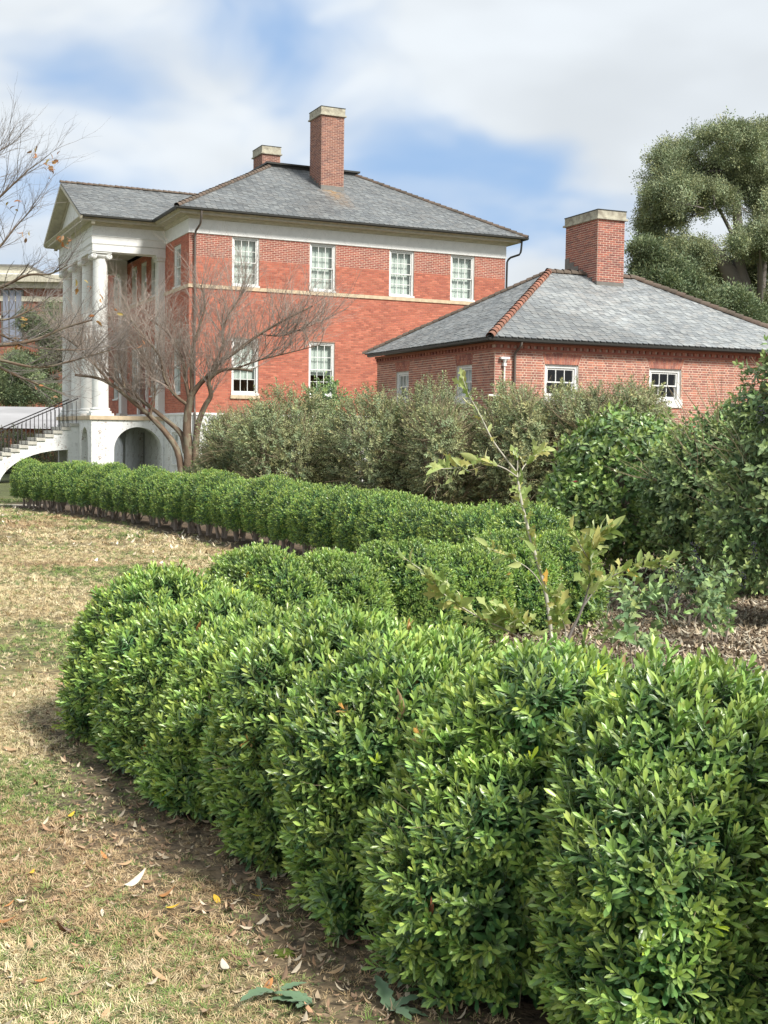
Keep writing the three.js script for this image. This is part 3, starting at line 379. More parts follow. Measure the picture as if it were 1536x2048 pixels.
// ---------------------------------------------------------------- the low brick outbuilding
function buildCottage() {
  const H = thing('brick_cottage', 'low red brick outbuilding with pale mortar and hipped grey slate roof', 'building');
  H.position.set(2.87, 0, -32.5); H.rotation.y = (90 - 66.5) * Math.PI / 180; H.updateMatrixWorld(true); const world = H.matrixWorld;
  const L = 11, W = 7.9, yt = 4.12;
  const fs = face(0, 0, 'z'), fl = face(0, -W, '-x'), fr = face(L, 0, 'x'), fb = face(L, -W, '-z'), fz = (z) => z + W;
  const hole = (u0, u1) => ({ u0, u1, y0: 2.5, y1: 3.58, fan: [0, 0.1, 0.29] });
  const hs = [hole(1.53, 2.59), hole(4.91, 6.0)], hl = [hole(fz(-6.4), fz(-5.45)), hole(fz(-2.25), fz(-1.3))];
  const nofan = (h) => ({ ...h, fan: undefined });
  const ws = grp(H, 'wall_side'), wl = grp(H, 'wall_end');
  add(ws, 'mortar', wallGeo(fs, 0, L, -0.6, yt, hs.map(nofan)), M.mortarPale);
  add(wl, 'mortar', wallGeo(fl, 0.35, W - 0.35, -0.6, yt, hl.map(nofan)), M.mortarPale);
  add(H, 'wall_back', merge([wallGeo(fr, 0.35, W - 0.35, -0.6, yt, []), wallGeo(fb, 0, L, -0.6, yt, [])]), M.mortarPale);
  const yb = 3.905 - 0.0677 * 66;
  layBricks(ws, fs, 0, L, yb + 0.0677 * 30, 3.905, { holes: hs, pal: 'small', joint: 0.0235, seed: 51, singles: 230, world });
  layBricks(ws, fs, 0, L, yb, yb + 0.0677 * 30, { holes: hs.map(nofan), pal: 'small', joint: 0.0235, seed: 52 });
  layBricks(wl, fl, 0, W, yb, 3.905, { holes: hl, pal: 'small', joint: 0.0235, seed: 53, singles: 0, world });
  // flat arches of tapered bricks
  const fan = (part, f, h, seed) => { const R = rng(seed), n = Math.round((h.u1 - h.u0) / 0.078), w0 = (h.u1 - h.u0) / n, w1 = (h.u1 - h.u0 + 0.2) / n, pm = paletteMats('small', PAL.small);
    for (let i = 0; i < n; i++) { const cuts = i % 2 ? [0, 0.1, 0.285] : [0, 0.185, 0.285]; for (let j = 0; j < 2; j++) { const ya = cuts[j] + 0.005, yc = cuts[j + 1] - 0.005, X = (k, y) => mix(h.u0 + k * w0, h.u0 - 0.1 + k * w1, y / 0.29); const s = new THREE.Shape(); s.moveTo(X(i, ya) + 0.005, h.y1 + ya); s.lineTo(X(i + 1, ya) - 0.005, h.y1 + ya); s.lineTo(X(i + 1, yc) - 0.005, h.y1 + yc); s.lineTo(X(i, yc) + 0.005, h.y1 + yc); s.closePath(); const g = new THREE.ExtrudeGeometry(s, { depth: 0.02, bevelEnabled: false }); g.translate(0, 0, -0.014); add(part, 'arch_brick', onFace(f, g), pm[Math.floor(R() * pm.length)]); } } };
  fan(ws, fs, hs[0], 1); fan(ws, fs, hs[1], 2); fan(wl, fl, hl[0], 3); fan(wl, fl, hl[1], 4);
  // corbelled eave: a projecting course, dentils, another course
  const pm = paletteMats('small', PAL.small), R = rng(77);
  for (const [part, f, len] of [[ws, fs, L], [wl, fl, W]]) {
    add(part, 'corbel_course', onFace(f, bx(part === ws ? -0.03 : 0, 3.907, 0.001, part === ws ? len : len - 0.002, 3.965, 0.028)), pm[1]);
    for (let u = 0.03; u < len - 0.1; u += 0.205) add(part, 'dentil', onFace(f, bx(u, 3.968, 0.001, u + 0.1, 4.045, 0.062)), pm[Math.floor(R() * pm.length)]);
    add(part, 'corbel_course', onFace(f, bx(part === ws ? -0.09 : 0, 4.048, 0.001, part === ws ? len : len - 0.002, 4.118, 0.088)), pm[0]);
  }
  for (const [f, h, sd] of [[fs, hs[0], 1], [fs, hs[1], 2], [fl, hl[0], 3], [fl, hl[1], 4]]) sashWindow(H, f, h.u0, h.y0, h.u1 - h.u0, h.y1 - h.y0, { cols: 3, rows: 1, bottom: 0.42, jamb: 0.09, curtain: sd > 2 ? 0.6 : 0, split: 0.5, seed: sd, set: 0.05 });
  // the room behind is dark and deep
  // gutter, pipes
  const gut = grp(H, 'gutter');
  add(gut, 'gutter_run', sweep([[0, -W], [0, 0], [L, 0], [L, -W]], [[0.10, 4.13], [0.24, 4.13], [0.27, 4.10], [0.33, 4.10], [0.365, 4.13], [0.37, 4.19], [0.36, 4.19], [0.35, 4.14], [0.28, 4.12], [0.25, 4.19]], false), M.gutter);
  add(gut, 'downspout', rod([[0.62, 4.13, 0.31], [0.62, 4.02, 0.30], [0.60, 3.93, 0.2], [0.57, 3.86, 0.09], [0.57, 3.7, 0.06], [0.57, 1.5, 0.06], [0.57, -0.3, 0.06]], 0.036), M.pipeGrey);
  add(H, 'vent_pipe', merge([rod([[0.26, 3.62, 0.06], [0.26, 3.3, 0.06], [0.255, 2.78, 0.06], [0.23, 2.72, 0.06], [0.15, 2.7, 0.06], [-0.2, 2.7, 0.06]], 0.024), bx(0.13, 3.66, 0.0, 0.39, 3.72, 0.12), new THREE.CylinderGeometry(0.06, 0.035, 0.08, 10).translate(0.26, 3.61, 0.06), bx(0.22, 3.48, 0.0, 0.30, 3.56, 0.1)]), M.white);
  // roof
  const ov = 0.31, ye = 4.2, k = 0.563, td = (W + 2 * ov) / 2, yr = ye + k * td, sl = Math.hypot(1, k), rf = grp(H, 'roof');
  const A = [-ov, ye, ov], B = [L + ov, ye, ov], C = [L + ov, ye, -W - ov], D = [-ov, ye, -W - ov], a = [-ov + td, yr, -W / 2], b = [L + ov - td, yr, -W / 2];
  add(rf, 'roof_deck', merge([quad(A, B, b, a), tri(B, C, b), quad(C, D, a, b), tri(D, A, a)]), M.underlay);
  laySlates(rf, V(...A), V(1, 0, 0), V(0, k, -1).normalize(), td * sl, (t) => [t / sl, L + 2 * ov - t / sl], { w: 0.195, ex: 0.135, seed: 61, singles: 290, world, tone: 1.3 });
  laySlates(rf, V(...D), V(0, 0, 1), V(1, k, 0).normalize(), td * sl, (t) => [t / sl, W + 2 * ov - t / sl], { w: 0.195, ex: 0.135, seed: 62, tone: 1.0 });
  hipTiles(rf, V(...A), V(...a), TERRA, 0.29, 1, 0.88); hipTiles(rf, V(...B), V(...b), OLDT, 0.27, 2); hipTiles(rf, V(...D), V(...a), OLDT, 0.27, 3, 0.8); hipTiles(rf, V(...a), V(...b), OLDT, 0.27, 4);
  chimney(H, 5.23, 6.19, -3.26, -5.09, 5.8, 8.24, 0.27, 'chimneyRed', M.mortarPale, 41, { flash: { y: 6.17, k } });
}
buildMansion();
buildCottage();
// ---------------------------------------------------------------- plan of the garden (x, z in metres)
const HEDGE_A = [[-1.14, -6.62, 0.76], [-0.82, -6.00, 0.76], [-0.50, -5.38, 0.77], [-0.16, -4.80, 0.78], [0.16, -4.24, 0.80], [0.50, -3.74, 0.86], [0.90, -3.28, 0.93], [1.34, -2.96, 1.02], [1.90, -2.82, 1.03]];
const HEDGE_B = [[-0.80, -8.25], [-0.34, -8.75], [0.12, -9.30], [0.58, -9.82], [1.06, -10.32], [1.5, -10.85]];
const HEDGE_C = [[1.46, -12.05], [1.14, -12.7], [0.82, -13.3], [0.50, -13.9], [0.16, -14.5], [-0.12, -15.15], [-0.50, -15.7], [-0.80, -16.35], [-1.08, -17.0], [-1.36, -17.65], [-1.66, -18.3], [-1.98, -18.95], [-2.30, -19.6], [-2.64, -20.25], [-3.0, -20.95], [-3.36, -21.65], [-3.74, -22.35], [-4.12, -23.05], [-4.52, -23.8], [-4.92, -24.5], [-5.34, -25.2], [-5.76, -25.95], [-6.2, -26.7], [-6.64, -27.45], [-7.1, -28.2], [-7.6, -28.95], [-8.1, -29.7], [-8.6, -30.4], [-9.0, -31.0]];
const LAWN = [[-80, 8], [7, 8], [7, -2.4], [2.4, -2.3], [1.4, -2.45], [0.9, -2.75], [0.4, -3.3], [-0.02, -3.9], [-0.34, -4.5], [-0.72, -5.2], [-1.04, -5.85], [-1.32, -6.5], [-1.3, -7.2], [-0.95, -8.0], [-0.6, -8.5], [0.1, -9.3], [1.0, -10.3], [1.85, -11.5], [1.3, -12.4], [0.4, -13.6], [-0.5, -15.4], [-2.0, -18.6], [-4.2, -22.7], [-7.2, -27.9], [-9.2, -30.8], [-10.4, -33], [-9, -40], [-30, -60], [-80, -60]];
function inside(poly, x, z) { let c = false; for (let i = 0, j = poly.length - 1; i < poly.length; j = i++) { const [xi, zi] = poly[i], [xj, zj] = poly[j]; if ((zi > z) !== (zj > z) && x < (xj - xi) * (z - zi) / (zj - zi) + xi) c = !c; } return c; }
function distLine(line, x, z) { let m = 1e9; for (let i = 0; i < line.length - 1; i++) { const [ax, az] = line[i], [bx2, bz] = line[i + 1], dx = bx2 - ax, dz = bz - az, t = clamp(((x - ax) * dx + (z - az) * dz) / (dx * dx + dz * dz)); m = Math.min(m, Math.hypot(x - ax - t * dx, z - az - t * dz)); } return m; }
function soilAt(x, z) { const d = Math.min(distLine(HEDGE_A, x, z) - 0.12, distLine(HEDGE_B, x, z), z < -12 ? distLine(HEDGE_C, x, z) - 0.05 : 9); return smooth(0.95, 0.42, d + 0.35 * (fbm(x * 3, 0, z * 3, 4) - 0.5) * 2); }
function greenAt(x, z) { return clamp(smooth(0.50, 0.66, fbm(x * 0.9 + 7, 2, z * 0.9, 4)) * 0.8 + smooth(-5.2, -3.2, z) * 0.34 + smooth(-25, -33, z) * 0.9 * (x < -6 ? 1 : 0.3)); }

// ground: one sheet to the horizon
{
  const xs = [], zs = []; for (let i = -70; i <= 70; i++) { const t = i / 70; xs.push(Math.sign(t) * (Math.abs(t) * 9 + Math.pow(Math.abs(t), 5) * 391)); } for (let j = 0; j <= 230; j++) { const t = j / 230; zs.push(8 - t * 48 - Math.pow(t, 9) * 360); }
  const pos = [], col = [], uv = [], idx = [], nx = xs.length;
  for (const z of zs) for (const x of xs) {
    const lawn = inside(LAWN, x, z), far = z < -38, n = fbm(x * 2.2, 5, z * 2.2, 4), br = smooth(0.5, 0.72, fbm(x * 0.55 + 3, 1, z * 0.8, 4)), s = soilAt(x, z), g = greenAt(x, z);
    let c; if (lawn || far) { c = [mix(0.46, 0.36, br), mix(0.37, 0.25, br), mix(0.20, 0.135, br)]; c = c.map((v, k) => mix(v, [0.13, 0.19, 0.05][k], far ? 0.85 : g * 0.75)); if (!far) c = c.map((v, k) => mix(v, [0.26, 0.195, 0.135][k], s * 0.85)); } else c = [0.27, 0.19, 0.125].map((v, k) => mix(v, [0.13, 0.09, 0.06][k], smooth(0.4, 0.7, n)));
    c = c.map((v) => v * (0.8 + 0.4 * n)); pos.push(x, groundY(x, z), z); col.push(...c); uv.push(x / 2.2, z / 2.2);
  }
  for (let j = 0; j < zs.length - 1; j++) for (let i = 0; i < nx - 1; i++) { const a = j * nx + i, b = a + nx; idx.push(a, a + 1, b, a + 1, b + 1, b); }
  const g = new THREE.BufferGeometry(); g.setAttribute('position', new THREE.Float32BufferAttribute(pos, 3)); g.setAttribute('color', new THREE.Float32BufferAttribute(col, 3)); g.setAttribute('uv', new THREE.Float32BufferAttribute(uv, 2)); g.setIndex(idx); g.computeVertexNormals();
  const gt = tex(1024, (u, v) => { const a = tn(u, v, 48, 3, 4), b = tn(u, v, 10, 8, 4), c = smooth(0.55, 0.75, tn(u, v, 90, 61, 2)); const k = 0.52 + 0.42 * a + 0.2 * (b - 0.5) - 0.2 * c; return [k, k * 0.985, k * 0.95]; });
  const gb = tex(1024, (u, v) => grey(tn(u, v, 40, 13, 5)), false);
  structure('ground', g, std({ vertexColors: true, roughness: 1, map: gt, bumpMap: gb, bumpScale: 0.03 }));
  // pale path crossing beyond the hedge's end
  const pz = []; for (let i = 0; i < 24; i++) pz.push(-40 + i * 1.35); const pp = [], pi = []; pz.forEach((x, i) => { for (const dz of [0, -0.75]) { const z = -31.6 + dz + 0.02 * (x + 9); pp.push(x, groundY(x, z) + 0.012, z); } if (i) { const a = 2 * i - 2; pi.push(a, a + 2, a + 1, a + 1, a + 2, a + 3); } });
  const pg = new THREE.BufferGeometry(); pg.setAttribute('position', new THREE.Float32BufferAttribute(pp, 3)); pg.setAttribute('uv', new THREE.Float32BufferAttribute(pp.filter((_, i) => i % 3 !== 1), 2)); pg.setIndex(pi); pg.computeVertexNormals();
  structure('path', pg, std({ color: rgb(0.55, 0.50, 0.40), roughness: 0.95, map: mottle }));
}

// ---------------------------------------------------------------- leaves and shoots
// outline: fraction of width along the leaf; returns arrays to be merged, leaf grows along +y, faces +z
function leafParts(len, wid, { rows = 4, fold = 0.25, curl = 0.2, peak = 1.25, lobes = 0, round = false } = {}) {
  const p = [], i = []; for (let r = 0; r <= rows; r++) { const t = r / rows; let w = wid / 2 * (round ? 1.18 * Math.pow(t, 0.85) * Math.sqrt(Math.max(0.004, 1 - Math.pow(t, 5))) + 0.04 : Math.pow(Math.sin(Math.PI * Math.min(1, Math.pow(t * 0.985 + 0.008, peak))), 0.75)); if (lobes) w *= 1 + lobes * Math.sin(r * Math.PI); if (lobes && r % 2) w *= 0.45; const z = -curl * len * t * t, y = len * (t - 0.12 * curl * t * t); p.push([-w, y, z + fold * w], [0, y, z], [w, y, z + fold * w]); }
  for (let r = 0; r < rows; r++) { const a = r * 3; i.push([a, a + 1, a + 3], [a + 1, a + 4, a + 3], [a + 1, a + 2, a + 4], [a + 2, a + 5, a + 4]); }
  return { p, i };
}
class LeafMesh { constructor() { this.p = []; this.c = []; this.i = []; this.n = 0; }
  put(parts, m, col) { const v = new THREE.Vector3(); for (const q of parts.p) { v.set(...q).applyMatrix4(m); this.p.push(v.x, v.y, v.z); this.c.push(...col); } for (const f of parts.i) this.i.push(f[0] + this.n, f[1] + this.n, f[2] + this.n); this.n += parts.p.length; }
  stem(a, b, r, col) { const g = limb([a, b], [r, r * 0.6], 3), q = g.attributes.position; for (let k = 0; k < q.count; k++) { this.p.push(q.getX(k), q.getY(k), q.getZ(k)); this.c.push(...col); } for (const f of g.index.array) this.i.push(f + this.n); this.n += q.count; }
  geo() { const g = new THREE.BufferGeometry(); g.setAttribute('position', new THREE.Float32BufferAttribute(this.p, 3)); g.setAttribute('color', new THREE.Float32BufferAttribute(this.c, 3)); g.setIndex(this.i); g.computeVertexNormals(); return g; } }
const TINT = 2;   // shoots carry twice their colour and each copy's tint, at most 1, brings it down again
const E3 = new THREE.Euler(), Q1 = new THREE.Quaternion(), ONE = V(1, 1, 1);
// one shoot along +y with leaves round it
function shoot(seed, { len = 0.075, pairs = 6, leaf = 0.034, wid = 0.0125, whorl = 2, turn = Math.PI / 2, low = 1.15, high = 0.4, rows = 4, base = [0.06, 0.175, 0.038], tip = [0.34, 0.49, 0.095], stem = [0.12, 0.15, 0.05], stemR = 0.0012, peak = 1.25, fold = -0.28, curl = -0.12, terminal = true, jit = 0.25, round = false } = {}) {
  const R = rng(seed), L = new LeafMesh(); L.stem(V(0, 0, 0), V(0, len, 0), stemR, stem);
  const put = (y, az, tilt, s, t) => { const q = new THREE.Quaternion().setFromEuler(E3.set(0, az, 0, 'YXZ')).multiply(Q1.clone().setFromEuler(new THREE.Euler(tilt, 0, (R() - 0.5) * 0.5, 'XYZ'))); const k = 0.78 + 0.44 * R(), c = base.map((v, j) => Math.min(1, mix(v, tip[j], t) * k * TINT)); L.put(leafParts(leaf * s, wid * s, { rows, fold, curl, peak, round }), new THREE.Matrix4().compose(V(0, y, 0), q, ONE), c); };
  let az = R() * 6;
  for (let k = 0; k < pairs; k++) { const t = k / Math.max(1, pairs - 1); az += turn; for (let w = 0; w < whorl; w++) put(len * (0.08 + 0.9 * t), az + w * 2 * Math.PI / whorl + (R() - 0.5) * jit * 2, mix(low, high, t) + (R() - 0.5) * jit, (0.82 + 0.36 * R()) * mix(1.05, 0.8, t * t), clamp(t * 1.1 - 0.25)); }
  if (terminal) put(len, R() * 6, 0.12, 0.75, 1);
  return L.geo();
}
const leafMat = (o = {}) => phys({ vertexColors: true, side: THREE.DoubleSide, roughness: 0.75, transmission: 0.25, thickness: 0, clearcoat: 1, clearcoatRoughness: 0.3, ...o });
const MB = leafMat(), MSoft = leafMat({ clearcoat: 0.2, clearcoatRoughness: 0.5 });
const boxNear = [1, 2, 3].map((s) => shoot(s * 13, { pairs: 6, len: 0.072, leaf: 0.045, wid: 0.0140, rows: 5, round: true }));
const boxMid = [1, 2].map((s) => shoot(s * 31, { pairs: 5, len: 0.07, leaf: 0.031, wid: 0.0118, rows: 4, round: true }));
const boxFar = [1, 2].map((s) => shoot(s * 47, { pairs: 4, len: 0.08, leaf: 0.037, wid: 0.015, rows: 2 }));

// a rounded, clipped plant: superellipsoid with a lumpy skin
function blobValue(b, x, y, z) { const p = b.p ?? 2.6, ca = b.ca ?? 1, sa = b.sa ?? 0, ex = x - b.x, ez = z - b.z, v = Math.pow(Math.abs((ex * ca + ez * sa) / b.rx), p) + Math.pow(Math.abs((y - b.y) / b.ry), p) + Math.pow(Math.abs((ez * ca - ex * sa) / b.rz), p); return Math.pow(v, 1 / p) / (1 + b.lump * 2 * (fbm(x * b.lf + b.seed, y * b.lf, z * b.lf, 3) - 0.5)); }
function blobGrad(b, x, y, z) { const e = 0.01, v = blobValue(b, x, y, z); return V(blobValue(b, x + e, y, z) - v, blobValue(b, x, y + e, z) - v, blobValue(b, x, y, z + e) - v).normalize(); }
// shoots on the skins of a plant's blobs, none inside neighbouring blobs
function dress(parent, name, geos, mat, blobs, n, { others = [], seed = 1, up = 0.5, jit = 0.5, sizes = [0.8, 1.2], layers = [[1.0, 0.7], [0.9, 0.3]], tint = () => 1, rare = 0, rareCol = [1, 0.85, 0.3], bottom = -0.55, spread = 0.05, bury = 0.3, len = 0.07, cullAway = false } = {}) {
  const R = rng(seed), mats = geos.map(() => []), cols = geos.map(() => []), tot = blobs.reduce((s, b) => s + b.rx * b.ry + b.rz * b.ry + b.rx * b.rz, 0), q = new THREE.Quaternion(), c = new THREE.Color();
  for (const b of blobs) {
    const m = Math.round(n * (b.rx * b.ry + b.rz * b.ry + b.rx * b.rz) / tot);
    for (let i = 0; i < m; i++) {
      const cy = R() * (1 - bottom) + bottom, a = R() * Math.PI * 2, s = Math.sqrt(1 - cy * cy); let dx = Math.cos(a) * s * b.rx, dy = cy * b.ry, dz = Math.sin(a) * s * b.rz;
      let lay = R(), scale = 1; for (const [sc, w] of layers) { if (lay < w) { scale = sc; break; } lay -= w; }
      if (b.sa) { const qx = dx * b.ca - dz * b.sa, qz = dx * b.sa + dz * b.ca; dx = qx; dz = qz; }
      for (let k = 0; k < 3; k++) { const v = blobValue(b, b.x + dx, b.y + dy, b.z + dz) || 1; dx /= v; dy /= v; dz /= v; }
      scale *= 1 + (R() - 0.5) * spread * 2; const x = b.x + dx * scale, y = b.y + dy * scale, z = b.z + dz * scale;
      if (y < groundY(x, z) + (b.foot ?? 0.03)) continue;
      let hid = false; for (const o of blobs) if (o !== b && blobValue(o, x, y, z) < 0.86) { hid = true; break; } if (!hid) for (const o of others) if (Math.hypot(o.x - b.x, o.z - b.z) < o.rx + b.rx && blobValue(o, x, y, z) < 0.9) { hid = true; break; } if (hid) continue;
      const nn = blobGrad(b, x, y, z); if (cullAway && nn.z < -0.45 && nn.y < 0.3 && R() < 0.8) continue;
      nn.y += up; nn.x += (R() - 0.5) * 2 * jit; nn.y += (R() - 0.5) * 2 * jit; nn.z += (R() - 0.5) * 2 * jit; nn.normalize(); q.setFromUnitVectors(UP, nn); q.multiply(new THREE.Quaternion().setFromAxisAngle(UP, R() * 6.28));
      const sz = mix(sizes[0], sizes[1], R()), g = Math.floor(R() * geos.length), p = V(x, y, z).addScaledVector(nn, -len * bury * sz);
      mats[g].push(new THREE.Matrix4().compose(p, q, V(sz, sz * (0.85 + 0.3 * R()), sz)));
      const t = tint(x, y, z, R) * (0.8 + 0.4 * R()); if (R() < rare) { const br = R() < 0.35; cols[g].push(br ? rgb(0.95, 0.36, 0.42) : rgb(rareCol[0], rareCol[1], rareCol[2])); } else { const w = (R() - 0.5) * 0.3; cols[g].push(rgb(Math.min(1, t * (1 + w) / TINT), Math.min(1, t / TINT), Math.min(1, t * (1 - w * 0.5) / TINT))); }
    }
  }
  geos.forEach((g, k) => mats[k].length && instanced(parent, name, g, mat, mats[k], cols[k]));
}
function branchGeo(b, n, r, seed) { const R = rng(seed), L = new Limbs(), y0 = Math.max(groundY(b.x, b.z), b.y - b.ry * 1.05); for (let i = 0; i < n; i++) { const a = R() * 6.28, c = R() * 1.5 - 0.5, s = Math.sqrt(1 - Math.min(1, c * c)), k = 0.72 + 0.2 * R(); let d = V(Math.cos(a) * s * b.rx, Math.min(1, c) * b.ry, Math.sin(a) * s * b.rz); d.multiplyScalar(k / (blobValue(b, b.x + d.x, b.y + d.y, b.z + d.z) || 1)); const e = V(b.x + d.x, b.y + d.y, b.z + d.z), o = V(b.x + (R() - 0.5) * 0.14 * b.rx / 0.5, y0 + 0.04, b.z + (R() - 0.5) * 0.14 * b.rx / 0.5), m = o.clone().lerp(e, 0.5).add(V((R() - 0.5) * 0.1 * b.rx, 0.12 * b.ry, (R() - 0.5) * 0.1 * b.rx)); L.add(limb([o, m, e], [r, r * 0.6, r * 0.25], 4)); for (let j = 0; j < 2; j++) { const q = m.clone().lerp(e, 0.2 + 0.5 * R()); L.add(limb([q, q.clone().lerp(e, 0.6).add(V((R() - 0.5) * 0.35 * b.rx, (R() - 0.3) * 0.3 * b.ry, (R() - 0.5) * 0.35 * b.rx))], [r * 0.45, r * 0.15], 3)); } } return L.geo(); }
function stems(parent, x, z, y1, n, r, seed, mat, spread = 0.12, name = 'stem') { const R = rng(seed), y0 = groundY(x, z) - 0.03; for (let i = 0; i < n; i++) { const a = R() * 6.28, d = spread * R(), e = d + spread * R(); add(parent, name, limb([V(x + Math.cos(a) * d, y0, z + Math.sin(a) * d), V(x + Math.cos(a) * (d + e) / 2 + 0.01, mix(y0, y1, 0.55), z + Math.sin(a) * (d + e) / 2), V(x + Math.cos(a) * e, y1, z + Math.sin(a) * e)], [r, r * 0.85, r * 0.6], 7), mat); } }

const bareTwig = (() => { const L = new Limbs(), R = rng(4); for (let i = 0; i < 5; i++) { const a = R() * 6.28, t = 0.2 + R() * 0.5, d = V(Math.cos(a) * t, 1, Math.sin(a) * t).normalize(); const m = d.clone().multiplyScalar(0.25).add(V(0, 0, 0)); L.add(limb([V(0, 0, 0), m, d.clone().multiplyScalar(0.5).add(V((R() - 0.5) * 0.12, 0, (R() - 0.5) * 0.12))], [0.004, 0.003, 0.0015], 3)); } return L.geo(); })();
// ---------------------------------------------------------------- the boxwood hedges
const boxBlobs = [];
function dirAt(line, i) { const a = line[Math.max(0, i - 1)], b = line[Math.min(line.length - 1, i + 1)], l = Math.hypot(b[0] - a[0], b[1] - a[1]); return [(b[0] - a[0]) / l, (b[1] - a[1]) / l]; }
function boxShrub(x, z, h, r, seed, lift, lump, dir, along) { const y0 = groundY(x, z); const under = lift < 0.05 ? 0.42 * h : lift < 0.1 ? 0.3 * h : 0.1 * h, b = { x, z, y: y0 + lift - under + (h - lift + under) * 0.5, ry: (h - lift + under) * 0.5, rx: r * along, rz: r, ca: dir[0], sa: dir[1], p: lift < 0.05 ? 2.3 : 2.35, lump, lf: 3.4, seed, foot: lift > 0.1 ? 0.13 : 0.03 }; boxBlobs.push(b); return b; }
{
  const RA = rng(5), rows = [
    [HEDGE_A, 'near', 0.8, 0.475, 'dense green clipped boxwood shrub in the hedge edging the mulch bed', 'clipped boxwood shrubs edging the mulch bed', boxNear, 5600],
    [HEDGE_B, 'mid', 0.74, 0.43, 'rounded boxwood shrub in the short hedge behind the oak sapling', 'rounded boxwood shrubs behind the oak sapling', boxMid, 5600],
    [HEDGE_C, 'far', 0.84, 0.42, 'dark green boxwood shrub in the long straight hedge beside the lawn', 'boxwood shrubs in the long hedge beside the lawn', boxFar, 2700],
  ];
  for (const [line, kind, h, r, label, group, geos, n] of rows) {
    const shr = line.map(([x, z], i) => boxShrub(x, z, (line[i][2] ?? (kind === 'far' ? 0.84 + 0.27 * i / 28 : h)) * (0.93 + 0.14 * RA()), r * (0.93 + 0.14 * RA()), 3 + i * 7.3 + line.length, kind === 'far' ? 0.14 : kind === 'mid' ? 0.08 : 0.02, kind === 'near' ? 0.27 : kind === 'mid' ? 0.24 : 0.19, dirAt(line, i), kind === 'near' ? 0.76 : kind === 'mid' ? 0.74 : 0.80));
    shr.forEach((b, i) => { const own = kind === 'near' && i === 0 ? 'rounded boxwood shrub at the lawn end of the hedge edging the mulch bed' : kind === 'far' && i === line.length - 1 ? 'last boxwood shrub of the long hedge, before the white stair' : kind === 'mid' && i === 0 ? 'low boxwood shrub starting the short hedge at the lawn edge' : label; const t = thing('boxwood_shrub', own, 'shrub', group);
      dress(t, 'foliage', geos, MB, [b], n, { others: shr.filter((o) => o !== b), seed: 100 + i + line.length * 50, up: 0.55, jit: kind === 'near' ? 0.38 : 0.28, sizes: kind === 'near' ? [0.8, 1.25] : [0.8, 1.3], layers: [[1.0, 0.52], [0.89, 0.20], [0.76, 0.15], [0.6, 0.13]], rare: kind === 'far' ? 0.0015 : 0.005, rareCol: [1, 0.85, 0.3], tint: (x, y, z) => 0.72 + 0.6 * fbm(x * 3.1, y * 3.1, z * 3.1 + 9, 3), spread: kind === 'near' ? 0.045 : 0.03, len: 0.075, cullAway: kind === 'far' });
      add(t, 'branches', branchGeo(b, kind === 'near' ? 46 : kind === 'mid' ? 30 : 14, 0.008, 70 + i), M.twig).userData.kind = 'stuff';
      if (kind === 'near') { const R = rng(900 + i), m = []; for (let k = 0; k < 60; k++) { const a = R() * 6.28, c = R() * 1.2 - 0.3, s2 = Math.sqrt(Math.max(0, 1 - c * c)); const d = V(Math.cos(a) * s2 * b.rx, c * b.ry, Math.sin(a) * s2 * b.rz); d.multiplyScalar(0.86 / blobValue(b, b.x + d.x, b.y + d.y, b.z + d.z)); const p = V(b.x + d.x, b.y + d.y, b.z + d.z); if (p.y < 0.05) continue; d.normalize(); d.y += 0.4; d.x += (R() - 0.5) * 0.7; d.normalize(); const z = 0.2 + 0.18 * R(); m.push(new THREE.Matrix4().compose(p, new THREE.Quaternion().setFromUnitVectors(UP, d), V(z, z, z))); } instanced(t, 'bare_twigs', bareTwig, M.twigTan, m); }
      stems(t, b.x, b.z, groundY(b.x, b.z) + 0.34, 3, kind === 'far' ? 0.032 : 0.021, 9 + i, M.twig, 0.14); });
  }
}
function hedgeHit(px, py) { const d = at(px, py, 1).sub(camera.position); for (let t = 2; t < 30; t += 0.01) { const p = camera.position.clone().addScaledVector(d, t); for (const b of boxBlobs) if (Math.abs(p.x - b.x) < 0.7 && Math.abs(p.z - b.z) < 0.7 && blobValue(b, p.x, p.y, p.z) < 1.03) return p; } return null; }
// ---------------------------------------------------------------- loose shrubs
const blob = (x, y, z, rx, ry, rz, seed, lump = 0.3, lf = 1.6) => ({ x, y, z, rx, ry, rz, p: 2.1, lump, lf, seed });
const azaleaGeo = [1, 2, 3].map((s) => shoot(s * 7 + 100, { len: 0.20, pairs: 7, whorl: 2, turn: 1.3, leaf: 0.055, wid: 0.024, low: 1.3, high: 0.6, rows: 2, base: [0.28, 0.335, 0.165], tip: [0.38, 0.41, 0.19], stem: [0.30, 0.22, 0.14], stemR: 0.003, jit: 0.5 }));
const camelliaGeo = [1, 2].map((s) => shoot(s * 9 + 200, { len: 0.13, pairs: 6, whorl: 1, turn: 2.4, leaf: 0.085, wid: 0.042, low: 1.5, high: 0.7, rows: 3, base: [0.11, 0.21, 0.06], tip: [0.28, 0.40, 0.09], peak: 0.95, stem: [0.14, 0.11, 0.06], stemR: 0.002, jit: 0.4, curl: -0.2 }));
const privetGeo = [1, 2].map((s) => shoot(s * 11 + 300, { len: 0.17, pairs: 5, whorl: 2, leaf: 0.068, wid: 0.034, low: 1.35, high: 0.6, rows: 3, base: [0.135, 0.22, 0.09], tip: [0.29, 0.39, 0.13], peak: 0.9, stem: [0.2, 0.17, 0.1], stemR: 0.002, jit: 0.4, curl: -0.18 }));
